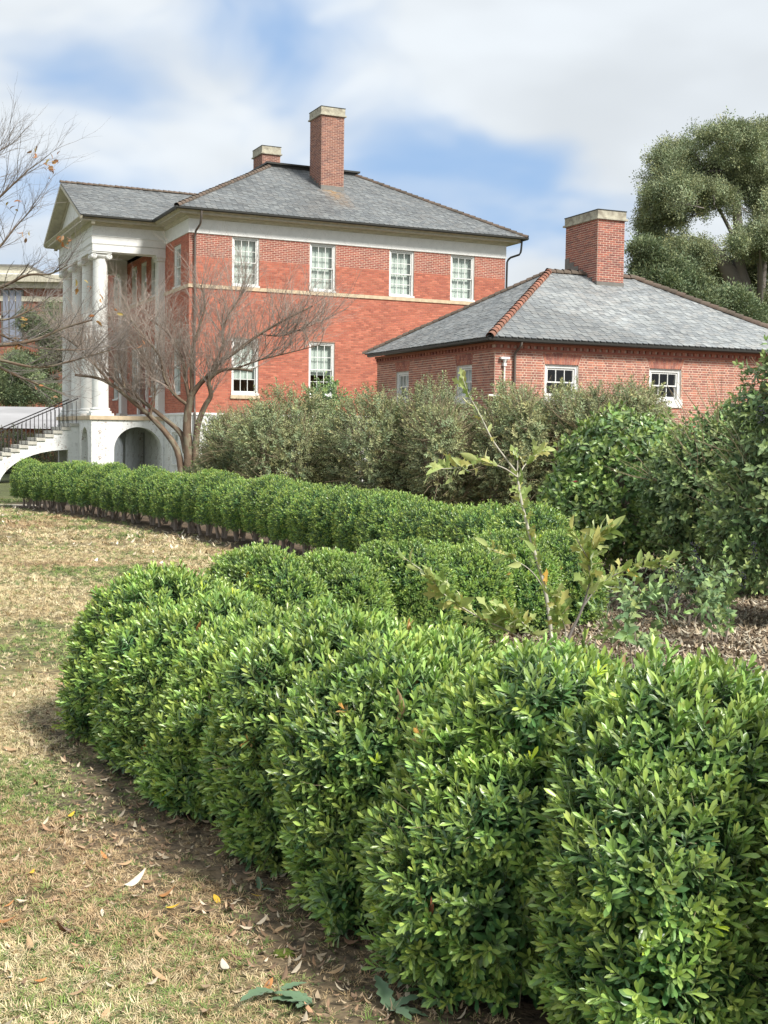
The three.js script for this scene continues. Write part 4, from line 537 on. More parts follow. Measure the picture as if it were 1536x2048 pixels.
function looseShrub(name, label, group, blobs, n, geos, mat, { seed = 1, tint, rare = 0, twigs = 0, twigMat = M.twigTan, core = 0.55, nStems = 5, stemR = 0.03, sizes = [0.8, 1.3], up = 0.35, jit = 0.7, layers = [[1, 0.44], [0.86, 0.25], [0.7, 0.18], [0.5, 0.13]] } = {}) {
  const t = thing(name, label, 'shrub', group), R = rng(seed);
  dress(t, 'foliage', geos, mat, blobs, n, { seed, up, jit, sizes, layers, tint, rare, spread: 0.1, bottom: -0.75, len: 0.15 });
  if (twigs) { const m = []; for (const b of blobs) for (let i = 0; i < twigs / blobs.length; i++) { const a = R() * 6.28, cy = R() * 1.5 - 0.5, s = Math.sqrt(Math.max(0, 1 - Math.min(1, cy) ** 2)), d = V(Math.cos(a) * s, Math.min(1, cy), Math.sin(a) * s), k = 0.72 + 0.26 * R(); const p = V(b.x + d.x * b.rx * k, b.y + d.y * b.ry * k, b.z + d.z * b.rz * k); if (p.y < groundY(p.x, p.z)) continue; d.y += 0.5; d.x += (R() - 0.5) * 0.8; d.normalize(); m.push(new THREE.Matrix4().compose(p, new THREE.Quaternion().setFromUnitVectors(UP, d), V(1, 1, 1).multiplyScalar(0.7 + R() * 0.7))); } instanced(t, 'twigs', bareTwig, twigMat, m); }
  if (core) blobs.forEach((b, i) => { add(t, 'branches', branchGeo(b, Math.round(core * 40), 0.007 + 0.006 * b.rx, seed + i), M.twig).userData.kind = 'stuff'; });
  const b0 = blobs.reduce((a, b) => (b.rx > a.rx ? b : a)); stems(t, b0.x, b0.z, groundY(b0.x, b0.z) + b0.ry, nStems, stemR, seed + 3, M.twig, b0.rx * 0.35);
  return t;
}
{ // the long run of grey-green bushes before the outbuilding
  const G = 'loose grey-green bushes in front of the brick outbuilding', mk = (px0, px1, top, depth, seed) => { const a = at(px0, 900, depth), b = at(px1, 900, depth), yt = at((px0 + px1) / 2, top, depth).y, cx = (a.x + b.x) / 2, r = (b.x - a.x) / 2, g = groundY(cx, -depth), h = yt - g; const R = rng(seed), out = [blob(cx, g + h * 0.5, -depth, r * 0.85, h * 0.5, 1.1, seed, 0.34, 1.3)]; for (let i = 0; i < 4; i++) out.push(blob(cx + (R() - 0.5) * r * 1.5, g + h * (0.3 + 0.42 * R()), -depth + 0.6 + R() * 0.5, r * 0.42, h * 0.27, 0.7, seed + i * 3 + 1, 0.34, 2)); return out; };
  const tint = (x, y, z) => 0.7 + 0.65 * fbm(x * 1.4, y * 1.8, z * 1.4, 3);
  const L = ['grey-green bush beside the crape myrtle trunk', 'grey-green bush below the tall sash windows of the mansion', 'loose twiggy bush below the leafy vine clump', 'twiggy grey-green bush below the outbuilding end wall', 'grey-green bush below the white vent pipe', 'grey-green bush under the first window of the outbuilding long wall', 'grey-green bush under the second window of the outbuilding long wall'];
  [[392, 560, 835, 27.5], [480, 700, 795, 25.5], [640, 860, 790, 24.5], [770, 960, 792, 23.5], [930, 1100, 795, 23], [1040, 1230, 782, 22.5], [1180, 1345, 785, 22]].forEach(([a, b, t, d], i) => looseShrub('azalea_bush', L[i], G, mk(a, b, t, d, 10 + i * 17), 5600, azaleaGeo, MSoft, { seed: 40 + i, tint, twigs: 150, core: 0.6, sizes: [0.8, 1.35] }));
  // vine clump rising over the bushes before the second tall window
  const v = at(652, 800, 27.2); looseShrub('vine_clump', 'bright green vine clump rising above bushes before a tall sash window', null, [blob(v.x, v.y - 0.1, v.z, 0.42, 0.5, 0.4, 5), blob(v.x - 0.1, v.y - 0.7, v.z, 0.55, 0.6, 0.5, 9), blob(v.x - 0.05, 0.75, v.z, 0.6, 0.95, 0.5, 12)], 900, privetGeo, MSoft, { seed: 91, up: -0.1, tint: (x, y, z) => 0.95 + 0.4 * fbm(x * 3, y * 3, z * 3, 2), core: 0.5 });
  const c = at(400, 900, 28.6); looseShrub('evergreen_bush', 'dark green bush directly behind the crape myrtle trunk', null, [blob(c.x + 0.35, 0.2, c.z + 0.2, 0.55, 0.8, 0.5, 61)], 1100, privetGeo, MSoft, { seed: 92, core: 0.6 });
}
{ // camellia and privet
  const g = (d) => groundY(3, -d), d = 14.8, c = at(1258, 1000, d);
  const bl = [blob(c.x, 0.75, c.z, 0.92, 0.78, 0.8, 3, 0.28, 1.8), blob(c.x - 0.1, 1.3, c.z, 0.7, 0.55, 0.65, 8, 0.3, 2), blob(c.x + 0.55, 0.85, c.z + 0.25, 0.55, 0.6, 0.5, 13, 0.3, 2), blob(c.x - 0.5, 0.75, c.z + 0.2, 0.5, 0.6, 0.5, 18, 0.3, 2), blob(c.x + 0.2, 0.5, c.z + 0.45, 0.6, 0.42, 0.5, 23, 0.3, 2)];
  const cam = looseShrub('camellia_shrub', 'rounded dark green camellia with broad glossy leaves', null, bl, 4200, camelliaGeo, MB, { seed: 201, core: 0.62, tint: (x, y, z) => 0.7 + 0.7 * fbm(x * 2, y * 2, z * 2, 3), sizes: [0.85, 1.3], up: 0.1 });
  { const p = at(1150, 966, 14.1), R = rng(3), gs = []; for (let i = 0; i < 9; i++) { const L = leafParts(0.045, 0.045, { rows: 3, fold: -0.3, curl: -0.3, peak: 0.9 }), lm = new LeafMesh(); lm.put(L, new THREE.Matrix4().compose(V(0, 0, 0), new THREE.Quaternion().setFromEuler(new THREE.Euler(0.7 + 0.5 * R(), i * 0.9, 0, 'YXZ')), ONE), [1, 1, 1]); const q = lm.geo(); q.deleteAttribute('color'); gs.push(q); } const f = add(cam, 'blossom', merge(gs), std({ color: rgb(0.50, 0.12, 0.16), roughness: 0.7, side: THREE.DoubleSide })); f.position.copy(p); }
  const e = at(1530, 950, 11.0), bl2 = [blob(e.x + 0.35, 1.55, e.z, 0.55, 0.8, 0.6, 31, 0.35, 1.8), blob(e.x + 0.15, 0.9, e.z + 0.1, 0.55, 0.65, 0.6, 35, 0.35, 2), blob(e.x + 0.5, 2.0, e.z, 0.45, 0.45, 0.5, 39, 0.35, 2)];
  const pv = looseShrub('privet_shrub', 'tall privet with dark berry clusters beside the camellia', null, bl2, 2500, privetGeo, MSoft, { seed: 301, core: 0.5, twigs: 24, tint: (x, y, z) => 0.65 + 0.7 * fbm(x * 2, y * 2, z * 2, 3), up: 0.2 });
  { const R = rng(8), berry = new THREE.IcosahedronGeometry(0.0055, 1), bm = std({ color: rgb(0.012, 0.012, 0.028), roughness: 0.35 }), m = []; for (const [px, py, dd] of [[1522, 830, 10.5], [1360, 1145, 10.3], [1400, 1130, 10.3], [1455, 1150, 10.2], [1350, 1180, 10.2], [1420, 1165, 10.2], [1505, 1100, 10.3], [1485, 1160, 10.2], [1390, 1100, 10.4]]) { const c2 = at(px, py, dd); for (let i = 0; i < 34; i++) m.push(new THREE.Matrix4().compose(c2.clone().add(V((R() - 0.5) * 0.07, (R() - 0.5) * 0.15, (R() - 0.5) * 0.07)), new THREE.Quaternion(), ONE)); } instanced(pv, 'berries', berry, bm, m); }
  const f = at(1440, 900, 13.2); looseShrub('privet_shrub', 'grey-green privet filling the gap between camellia and tall privet', null, [blob(f.x, 0.95, f.z, 0.75, 0.75, 0.6, 51), blob(f.x + 0.15, 1.45, f.z - 0.1, 0.55, 0.45, 0.5, 56), blob(f.x + 0.3, 0.45, f.z + 0.2, 0.6, 0.45, 0.5, 59)], 2600, privetGeo, MSoft, { seed: 302, core: 0.5, twigs: 20, tint: (x, y, z) => 0.8 + 0.6 * fbm(x * 2, y * 2, z * 2, 3) });
  const h = at(1385, 1150, 10.6); looseShrub('berry_seedling', 'low sprawling privet seedling with berries on the mulch', null, [blob(h.x, 0.30, h.z, 0.30, 0.2, 0.3, 71)], 46, privetGeo, MSoft, { seed: 303, core: 0, nStems: 3, stemR: 0.006 });
  const k = at(1440, 1210, 9.6); looseShrub('berry_seedling', 'upright seedling with broad pale leaves at the mulch edge', null, [blob(k.x, 0.36, k.z, 0.16, 0.3, 0.16, 75)], 26, privetGeo, MSoft, { seed: 304, core: 0, nStems: 3, stemR: 0.006, tint: () => 1.35, sizes: [0.8, 1.1] });
  const k2 = at(1270, 1230, 8.6); looseShrub('berry_seedling', 'thin pale seedling on mulch beside the oak sapling', null, [blob(k2.x, 0.3, k2.z, 0.2, 0.28, 0.2, 77)], 30, privetGeo, MSoft, { seed: 305, core: 0, nStems: 3, stemR: 0.006, tint: () => 1.35, sizes: [0.9, 1.3] });
}

// ---------------------------------------------------------------- oak sapling in the bed: every leaf its own
{
  const t = thing('oak_sapling', 'slender pale-stemmed oak sapling with lobed yellow-green leaves in the mulch bed', 'sapling'), D = 7.0, R = rng(12), P = (x, y, dz = 0) => at(x, y, D + dz);
  const line = (pts, r0, r1, mat, name = 'branch') => { const c = new THREE.CatmullRomCurve3(pts), n = pts.length * 4, ps = c.getPoints(n); add(t, name, limb(ps, ps.map((_, i) => mix(r0, r1, i / n)), 7), mat); return c; };
  const base = P(1112, 1420); base.y = groundY(base.x, base.z) - 0.05;
  const outl = [[0, 0], [0.10, 0.10], [0.16, 0.22], [0.34, 0.34], [0.14, 0.44], [0.20, 0.56], [0.46, 0.72], [0.18, 0.76], [0.15, 0.88], [0, 1]];
  const lobed = (() => { const s = new THREE.Shape(); s.moveTo(0, 0); for (const [x, y] of outl.slice(1)) s.lineTo(x * 0.62, y); for (const [x, y] of outl.slice(1, -1).reverse()) s.lineTo(-x * 0.62, y); s.closePath(); const g = new THREE.ShapeGeometry(s), p = g.attributes.position; for (let i = 0; i < p.count; i++) { const x = p.getX(i), y = p.getY(i); p.setZ(i, -Math.abs(x) * 0.55 - 0.34 * y * y + 0.07 * Math.sin(y * 8 + x * 9)); } g.computeVertexNormals(); return g; })();
  const plain = (() => { const l = new LeafMesh(); l.put(leafParts(1, 0.36, { rows: 6, fold: -0.5, curl: -0.45, peak: 1.1 }), new THREE.Matrix4(), [1, 1, 1]); const g = l.geo(); g.deleteAttribute('color'); return g; })();
  const lm = [[0.42, 0.50, 0.15], [0.36, 0.46, 0.12], [0.48, 0.54, 0.19], [0.30, 0.41, 0.10], [0.52, 0.50, 0.15], [0.26, 0.37, 0.09]].map(([r, g, b]) => phys({ color: rgb(r, g, b), roughness: 0.8, transmission: 0.45, thickness: 0, clearcoat: 0.15, clearcoatRoughness: 0.45, side: THREE.DoubleSide }));
  const gold = phys({ color: rgb(0.55, 0.33, 0.05), roughness: 0.8, transmission: 0.3, thickness: 0, side: THREE.DoubleSide });
  const leaf = (p, dir, size, i) => { const m = add(t, 'leaf', R() < 0.55 ? lobed : plain, i === -1 ? gold : lm[Math.floor(R() * lm.length)]); m.position.copy(p); m.quaternion.setFromUnitVectors(UP, dir.normalize()).multiply(new THREE.Quaternion().setFromAxisAngle(UP, R() * 6.28)); m.scale.setScalar(size); };
  const leafy = (curve, a, b, n, size) => { for (let i = 0; i < n; i++) { const u = mix(a, b, (i + R()) / n), p = curve.getPoint(u), tg = curve.getTangent(u); const d = tg.multiplyScalar(0.7).add(V((R() - 0.5) * 1.6, (R() - 0.35) * 1.3, (R() - 0.5) * 1.6)); leaf(p, d, size * (0.6 + 0.7 * R()), 0); } };
  const trunk = line([base, P(1105, 1300), P(1090, 1180), P(1062, 1080), P(1042, 1000), P(1033, 945)], 0.013, 0.007, M.stemPale, 'trunk');
  const b1 = line([P(1033, 945), P(1010, 915), P(985, 880), P(960, 830), P(938, 790), P(925, 755)], 0.006, 0.0018, M.stemPale);
  const b2 = line([P(1036, 955), P(1005, 935, -0.1), P(965, 925, -0.15), P(920, 935, -0.2), P(870, 938, -0.25)], 0.0045, 0.0016, M.stemPale);
  const b3 = line([P(1034, 960), P(1050, 930, 0.1), P(1072, 910, 0.12), P(1088, 900, 0.15)], 0.004, 0.0015, M.stemPale);
  const b3b = line([P(1034, 950), P(1035, 920, 0), P(1030, 900, 0.0)], 0.004, 0.0015, M.stemPale);
  leafy(b1, 0.35, 1, 16, 0.082); leafy(b2, 0.3, 1, 31, 0.093); leafy(b3, 0.3, 1, 16, 0.077); leafy(b3b, 0.4, 1, 8, 0.068);
  const b4 = line([P(1090, 1180), P(1060, 1140, -0.1), P(1020, 1115, -0.15), P(975, 1095, -0.2)], 0.004, 0.0014, M.stemPale); leafy(b4, 0.45, 1, 18, 0.084);
  const stem2 = line([base.clone().add(V(0.05, 0, 0.02)), P(1130, 1300), P(1165, 1215), P(1180, 1160), P(1178, 1115), P(1190, 1085), P(1215, 1060)], 0.010, 0.003, M.twigGrey, 'trunk');
  const b5 = line([P(1165, 1215), P(1200, 1170, 0.1), P(1240, 1145, 0.15), P(1290, 1135, 0.2), P(1330, 1120, 0.2)], 0.005, 0.0015, M.twigGrey); const b6 = line([P(1178, 1120), P(1160, 1090, -0.1), P(1145, 1060, -0.1)], 0.004, 0.0015, M.twigGrey);
  leafy(stem2, 0.4, 1, 78, 0.103); leafy(b5, 0.15, 1, 60, 0.093); leafy(b6, 0.2, 1, 20, 0.077); leafy(trunk, 0.45, 0.95, 43, 0.084);
  const b7 = line([P(1108, 1330), P(1030, 1270, -0.2), P(950, 1230, -0.35), P(890, 1190, -0.45), P(855, 1150, -0.5), P(800, 1110, -0.55)], 0.006, 0.0015, M.stemPale); leafy(b7, 0.2, 0.75, 60, 0.103); leafy(b7, 0.75, 1, 12, 0.066);
  const b8 = line([P(1108, 1320), P(1060, 1260, -0.25), P(1030, 1235, -0.3), P(985, 1225, -0.3)], 0.005, 0.0015, M.stemPale); leafy(b8, 0.2, 1, 43, 0.113);
  const b9 = line([P(1125, 1310), P(1130, 1255, -0.1), P(1115, 1220, -0.15), P(1110, 1190, -0.2)], 0.004, 0.0015, M.stemPale); leafy(b9, 0.3, 1, 36, 0.103);
  leaf(P(1092, 1135), V(0.2, -0.8, 0.3), 0.10, -1); leaf(P(1255, 1135, 0.15), V(0.3, -0.6, 0.3), 0.08, -1);
}

// ---------------------------------------------------------------- trees
// grows sub-branches from a limb given by points; collects them all
function sprout(L, R, p, dir, len, r, lvl, o, tips) {
  const n = lvl > 1 ? 5 : 3, pts = [p.clone()], d = dir.clone().normalize(); let q = p.clone(); const w = o.wiggle ?? 0.25;
  for (let i = 1; i <= n; i++) { d.x += (R() - 0.5) * w; d.y += (R() - 0.5) * w + (o.lift ?? 0.06); d.z += (R() - 0.5) * w; d.normalize(); q = q.clone().addScaledVector(d, len / n); pts.push(q); }
  L.add(limb(pts, pts.map((_, i) => r * mix(1, 0.45, i / n)), lvl > 1 ? 5 : 3));
  if (lvl <= 0) { tips?.push([pts[n], d.clone()]); return; }
  const k = o.kids ?? 4; for (let i = 0; i < k; i++) { const u = 0.25 + 0.75 * (i + R()) / k, f = u * n, a = Math.min(n - 1, Math.floor(f)), s = pts[a].clone().lerp(pts[a + 1], f - a), ax = V(R() - 0.5, R() - 0.5, R() - 0.5).normalize(), dd = d.clone().applyAxisAngle(ax, (o.fork ?? 0.75) * (0.6 + 0.8 * R())); dd.z *= o.flat ?? 1; sprout(L, R, s, dd, len * (o.shrink ?? 0.62) * (0.75 + 0.5 * R()), r * 0.52, lvl - 1, o, tips); }
  if (tips && lvl === 1) tips.push([pts[n], d.clone()]);
}
{ // bare crape myrtle behind the long hedge
  const t = thing('crape_myrtle', 'bare multi-stemmed crape myrtle with fine spreading twigs before the portico', 'tree'), D = 31, R = rng(77), P = (x, y, dz = 0) => at(x, y, D + dz), gy = groundY(-5, -D), tw = new Limbs();
  const main = [
    [[[376, 945], [377, 900], [374, 860], [377, 815], [384, 790]], 0.14, 0.085, 0],
    [[[368, 945], [356, 905], [335, 870], [300, 832], [262, 800], [222, 768], [190, 755], [150, 750]], 0.10, 0.03, 0.3],
    [[[372, 905], [362, 868], [335, 842], [290, 806], [250, 776], [215, 748], [195, 720]], 0.085, 0.025, 0.5],
    [[[388, 940], [392, 890], [396, 850], [410, 812], [422, 790], [418, 762], [440, 742], [470, 738], [505, 742]], 0.10, 0.03, -0.4],
    [[[384, 790], [398, 770], [420, 748], [440, 726], [470, 705], [520, 668], [570, 640], [625, 612]], 0.075, 0.02, -0.3],
    [[[380, 800], [372, 765], [368, 730], [352, 690], [330, 660], [300, 640]], 0.06, 0.02, 0.4],
    [[[384, 790], [382, 745], [384, 700], [400, 650], [410, 610], [402, 570]], 0.05, 0.018, 0.1],
    [[[378, 812], [350, 790], [330, 760], [320, 715], [285, 670], [262, 640]], 0.05, 0.018, -0.5],
    [[[420, 748], [445, 690], [448, 650], [470, 610], [490, 580]], 0.04, 0.015, -0.2],
    [[[250, 776], [240, 730], [238, 690], [225, 650]], 0.03, 0.012, 0.5],
    [[[470, 738], [520, 720], [580, 705], [640, 690]], 0.028, 0.008, -0.6],
    [[[222, 768], [180, 720], [150, 690], [120, 670]], 0.03, 0.012, 0.2],
    [[[300, 832], [310, 780], [300, 735], [280, 700]], 0.03, 0.012, -0.2],
    [[[520, 668], [560, 672], [600, 660], [650, 640]], 0.02, 0.007, -0.4],
  ];
  main.forEach(([ps, r0, r1, dz], i) => { const pts = ps.map(([x, y], j) => P(x, y, dz * j / (ps.length - 1))); if (i < 4 && i !== 2) { pts[0].y = gy - 0.05; } const c = new THREE.CatmullRomCurve3(pts), n = pts.length * 4, cp = c.getPoints(n); add(t, i === 0 ? 'trunk' : 'limb', limb(cp, cp.map((_, k) => mix(r0, r1, Math.pow(k / n, 0.8))), 10), M.bark);
    if (i) { const k = i < 4 ? 44 : 46; for (let j = 0; j < k; j++) { const u = mix(i < 4 ? 0.45 : 0.15, 1, (j + R()) / k), s = c.getPoint(u), tg = c.getTangent(u), a = tg.multiplyScalar(0.5).add(V((R() - 0.5) * 1.6, 0.15 + R() * 0.9, (R() - 0.5) * 2.2)); sprout(tw, R, s, a, 0.55 + R() * 0.6, mix(0.013, 0.008, u), 2, { kids: 4, fork: 0.7, wiggle: 0.35, lift: 0.05, shrink: 0.6 }); } } });
  add(t, 'twigs', tw.geo(), M.twig).userData.kind = 'stuff';
}
{ // oak whose branches reach in from beside the lawn
  const t = thing('bare_oak', 'bare oak reaching over the lawn with a few orange leaves left on its twigs', 'tree'), D = 17, R = rng(91), P = (x, y, dz = 0) => at(x, y, D + dz), tw = new Limbs(), tips = [];
  const tx = P(-520, 900); const trunk = [V(tx.x, groundY(tx.x, -D) - 0.1, -D), V(tx.x + 0.05, 1.2, -D), V(tx.x - 0.02, 2.6, -D), V(tx.x + 0.05, 4.2, -D - 0.1), V(tx.x, 6, -D)];
  add(t, 'trunk', limb(trunk, [0.34, 0.27, 0.24, 0.2, 0.12], 14), M.bark);
  const B = [
    [[[-520, 700], [-300, 660], [-120, 690], [0, 690], [70, 680], [130, 655], [185, 640]], 0.06, 0.010, 0],
    [[[-520, 640], [-250, 640], [-60, 700], [20, 745], [80, 770], [130, 790]], 0.05, 0.008, 0.5],
    [[[-520, 560], [-250, 560], [-80, 585], [0, 575], [55, 550], [100, 548], [135, 530]], 0.05, 0.007, -0.5],
    [[[-520, 500], [-260, 500], [-90, 520], [-10, 500], [30, 455], [70, 412]], 0.05, 0.006, 0.3],
    [[[-520, 420], [-260, 430], [-90, 450], [-20, 410], [25, 370], [62, 335]], 0.045, 0.005, -0.3],
    [[[-520, 350], [-250, 370], [-90, 380], [-35, 340], [-5, 305], [18, 290]], 0.04, 0.005, 0.4],
    [[[-300, 660], [-120, 640], [-20, 660], [50, 690], [150, 700], [230, 690]], 0.035, 0.006, 0.9],
    [[[-120, 690], [0, 720], [80, 735], [150, 720], [220, 700]], 0.03, 0.006, -0.8],
    [[[-250, 560], [-90, 610], [0, 640], [60, 620], [105, 590]], 0.03, 0.006, 0.8],
  ];
  for (const [ps, r0, r1, dz] of B) { const pts = ps.map(([x, y], j) => P(x, y, dz * j / (ps.length - 1))), c = new THREE.CatmullRomCurve3(pts), n = pts.length * 4, cp = c.getPoints(n); add(t, 'limb', limb(cp, cp.map((_, k) => mix(r0, r1, Math.pow(k / n, 0.7))), 8), M.bark); for (let j = 0; j < 22; j++) { const u = mix(0.38, 1, (j + R()) / 22), s = c.getPoint(u), tg = c.getTangent(u); sprout(tw, R, s, tg.multiplyScalar(0.8).add(V((R() - 0.5) * 1.0, R() * 0.9 - 0.25, (R() - 0.5) * 1.8)), 0.28 + R() * 0.4, mix(0.008, 0.0045, u), 2, { kids: 3, fork: 0.6, wiggle: 0.3, lift: 0.03, shrink: 0.62 }, tips); } }
  add(t, 'twigs', tw.geo(), M.twigGrey).userData.kind = 'stuff';
  const lg = (() => { const l = new LeafMesh(); l.put(leafParts(0.07, 0.036, { rows: 6, fold: -0.5, curl: -0.5, peak: 1 }), new THREE.Matrix4(), [1, 1, 1]); const g = l.geo(); g.deleteAttribute('color'); return g; })(), lm = [[0.45, 0.24, 0.07], [0.36, 0.15, 0.05], [0.42, 0.32, 0.09], [0.30, 0.17, 0.08]].map(([r, g, b]) => phys({ color: rgb(r, g, b), roughness: 0.9, transmission: 0.3, thickness: 0, side: THREE.DoubleSide }));
  for (const [px, py, n, sp] of [[132, 483, 9, 14], [105, 320, 8, 18], [70, 310, 5, 12], [100, 345, 7, 14], [150, 575, 3, 8], [175, 570, 3, 8], [45, 640, 5, 16], [40, 685, 4, 10], [75, 772, 2, 6], [103, 796, 2, 5], [185, 640, 2, 10], [208, 605, 2, 8], [232, 622, 2, 8], [60, 470, 4, 20], [20, 410, 4, 20], [285, 690, 2, 8]]) for (let i = 0; i < n; i++) { const m = add(t, 'leaf', lg, lm[Math.floor(R() * 4)]); m.position.copy(P(px + (R() - 0.5) * sp * 1.6, py + (R() - 0.5) * sp * 1.6, (R() - 0.5) * 0.3)); m.rotation.set(R() * 6, R() * 6, R() * 6); m.scale.setScalar(0.8 + R() * 0.6); }
}
const clusterGeo = (seed, n, size, leaf, base, tip) => { const R = rng(seed), L = new LeafMesh(); for (let i = 0; i < n; i++) { const a = R() * 6.28, c = R() * 2 - 1, s = Math.sqrt(1 - c * c), d = V(Math.cos(a) * s, c, Math.sin(a) * s), k = 0.8 + 0.4 * R(), t = R(); d.y += 0.25; L.put(leafParts(leaf * (0.7 + 0.6 * R()), leaf * 0.5, { rows: 2, fold: -0.3, curl: -0.2, peak: 1 }), new THREE.Matrix4().compose(d.clone().multiplyScalar(size * (0.25 + 0.75 * R())), new THREE.Quaternion().setFromUnitVectors(UP, d.clone().add(V(R() - 0.5, R() - 0.5, R() - 0.5)).normalize()), ONE), base.map((v, j) => mix(v, tip[j], t) * k)); } return L.geo(); };
function crownTree(name, label, group, base, trunkH, trunkR, blobs, n, geos, mat, { seed = 1, gaps = 0.4, limbs = [], clump = 1, density = 2.4, twigMat = M.twigGrey } = {}) {
  const t = thing(name, label, 'tree', group), R = rng(seed);
  const top = V(base.x + 0.3, base.y + trunkH, base.z); add(t, 'trunk', limb([base, base.clone().lerp(top, 0.35).add(V(0.1, 0, 0)), base.clone().lerp(top, 0.7).add(V(-0.1, 0, 0.1)), top], [trunkR * 1.25, trunkR, trunkR * 0.85, trunkR * 0.7], 12), M.bark);
  for (const [ps, r0, r1] of limbs) { const c = new THREE.CatmullRomCurve3(ps), n2 = ps.length * 4, cp = c.getPoints(n2); add(t, 'limb', limb(cp, cp.map((_, k) => mix(r0, r1, k / n2)), 9), M.twigGrey); }
  for (const b of blobs.filter((_, i) => i % 3 === 0)) if (b.rx > 1.2) { const e = V(b.x, b.y, b.z), m = top.clone().lerp(e, 0.5).add(V(0, 0.5, 0)); add(t, 'limb', limb([top.clone().add(V(0, -0.4, 0)), m, e], [trunkR * 0.3, trunkR * 0.18, trunkR * 0.07], 7), M.twigGrey); }
  // leaf clusters through the crown's volume, in clumps with air between them
  const mats = geos.map(() => []), cols = geos.map(() => []), tw = new Limbs();
  const tips = [];
  for (const b of blobs) { const m = Math.max(4, Math.round(density * (b.rx * b.ry + b.ry * b.rz + b.rx * b.rz) / 2)); for (let i = 0; i < m; i++) { const a = R() * 6.28, c = R() * 1.7 - 0.6, s = Math.sqrt(Math.max(0, 1 - c * c)), d = V(Math.cos(a) * s * b.rx, c * b.ry, Math.sin(a) * s * b.rz), o = V(b.x, b.y, b.z).addScaledVector(d, 0.25); if (fbm(o.x * 0.4 + seed + d.x * 0.3, o.y * 0.5, o.z * 0.4, 2) < gaps) continue; sprout(tw, R, o, d.clone().normalize(), d.length() * 0.55, 0.035, 2, { kids: 5, fork: 1.0, wiggle: 0.5, lift: 0.03, shrink: 0.68 }, tips); } }
  const per = Math.max(1, Math.round(n / Math.max(1, tips.length)));
  for (const [p, d] of tips) { const v0 = 0.75 + 0.5 * R(); for (let i = 0; i < per; i++) { const g = Math.floor(R() * geos.length), sz = (0.6 + 0.6 * R()) * clump; mats[g].push(new THREE.Matrix4().compose(p.clone().add(V((R() - 0.5) + (R() - 0.5), ((R() - 0.5) + (R() - 0.5)) * 0.6, (R() - 0.5) + (R() - 0.5)).multiplyScalar(0.58 * clump)), new THREE.Quaternion().setFromEuler(new THREE.Euler((R() - 0.5) * 0.9, R() * 6.28, (R() - 0.5) * 0.9)), V(sz, sz, sz))); const v = v0 * (0.8 + 0.4 * R()), w = (R() - 0.5) * 0.25; cols[g].push(rgb(v * (1 + w), v, v * (1 - w))); } }
  if (twigMat) add(t, 'branches', tw.geo(), twigMat).userData.kind = 'stuff';
  const crown = grp(t, 'crown'); geos.forEach((g, k) => mats[k].length && instanced(crown, 'foliage', g, mat, mats[k], cols[k]));
  return t;
}
const oakLeaf = [1, 2].map((s) => clusterGeo(s, 34, 0.42, 0.115, [0.17, 0.215, 0.105], [0.34, 0.385, 0.19])), pineLeaf = [3].map((s) => clusterGeo(s, 34, 0.42, 0.115, [0.10, 0.145, 0.065], [0.21, 0.26, 0.115])), MTree = leafMat({ clearcoat: 0.25, clearcoatRoughness: 0.45, transmission: 0.22 });
{ // live oak beyond the outbuilding
  const D = 60, P = (x, y, dz = 0) => at(x, y, D + dz), bb = (x, y, r, ry, dz, sd) => { const c = P(x, y, dz), k = D / F; return blob(c.x, c.y, c.z, r * k, ry * k, r * k * 0.9, sd, 0.35, 0.35); };
  const base = P(1500, 900); base.y = -0.6;
  crownTree('live_oak', 'large grey-green live oak towering beyond the outbuilding roof', null, base, 8.5, 0.55, [bb(1400, 345, 90, 62, 0, 1), bb(1480, 325, 85, 62, 2, 2), bb(1350, 395, 58, 55, -1, 3), bb(1545, 345, 80, 80, 1, 4), bb(1345, 480, 50, 42, 0, 5), bb(1425, 420, 80, 48, -2, 6), bb(1515, 430, 70, 55, -1, 7), bb(1600, 450, 90, 90, 1, 8), bb(1460, 295, 60, 32, -1, 9), bb(1310, 440, 26, 30, 0, 10), bb(1370, 545, 62, 40, 1, 11), bb(1450, 575, 75, 48, 2, 12), bb(1540, 560, 80, 60, 2, 13), bb(1520, 640, 70, 40, 0, 14), bb(1430, 505, 60, 34, -3, 15), bb(1520, 500, 60, 42, -2, 16), bb(1380, 515, 44, 34, -3, 17)], 17000, oakLeaf, MTree, { seed: 6, gaps: 0.35, clump: 0.8, density: 3.2, limbs: [[[P(1500, 700), P(1480, 600), P(1450, 530), P(1418, 495), P(1380, 480)], 0.5, 0.22], [[P(1490, 620), P(1478, 520), P(1475, 430), P(1470, 360)], 0.35, 0.15]] });
  const D2 = 52, b2 = (x, y, r, ry, sd) => { const c = at(x, y, D2), k = D2 / F; return blob(c.x, c.y, c.z, r * k, ry * k, r * k * 0.8, sd, 0.35, 0.4); };
  const base2 = at(1330, 900, D2); base2.y = -0.6;
  crownTree('evergreen_tree', 'dark broadleaf evergreen directly behind the outbuilding roof', null, base2, 4.5, 0.3, [b2(1278, 525, 34, 38, 1), b2(1330, 575, 48, 40, 2), b2(1400, 610, 55, 36, 3), b2(1480, 640, 60, 40, 4)], 4200, pineLeaf, MTree, { seed: 8, gaps: 0.3, clump: 0.9 });
}
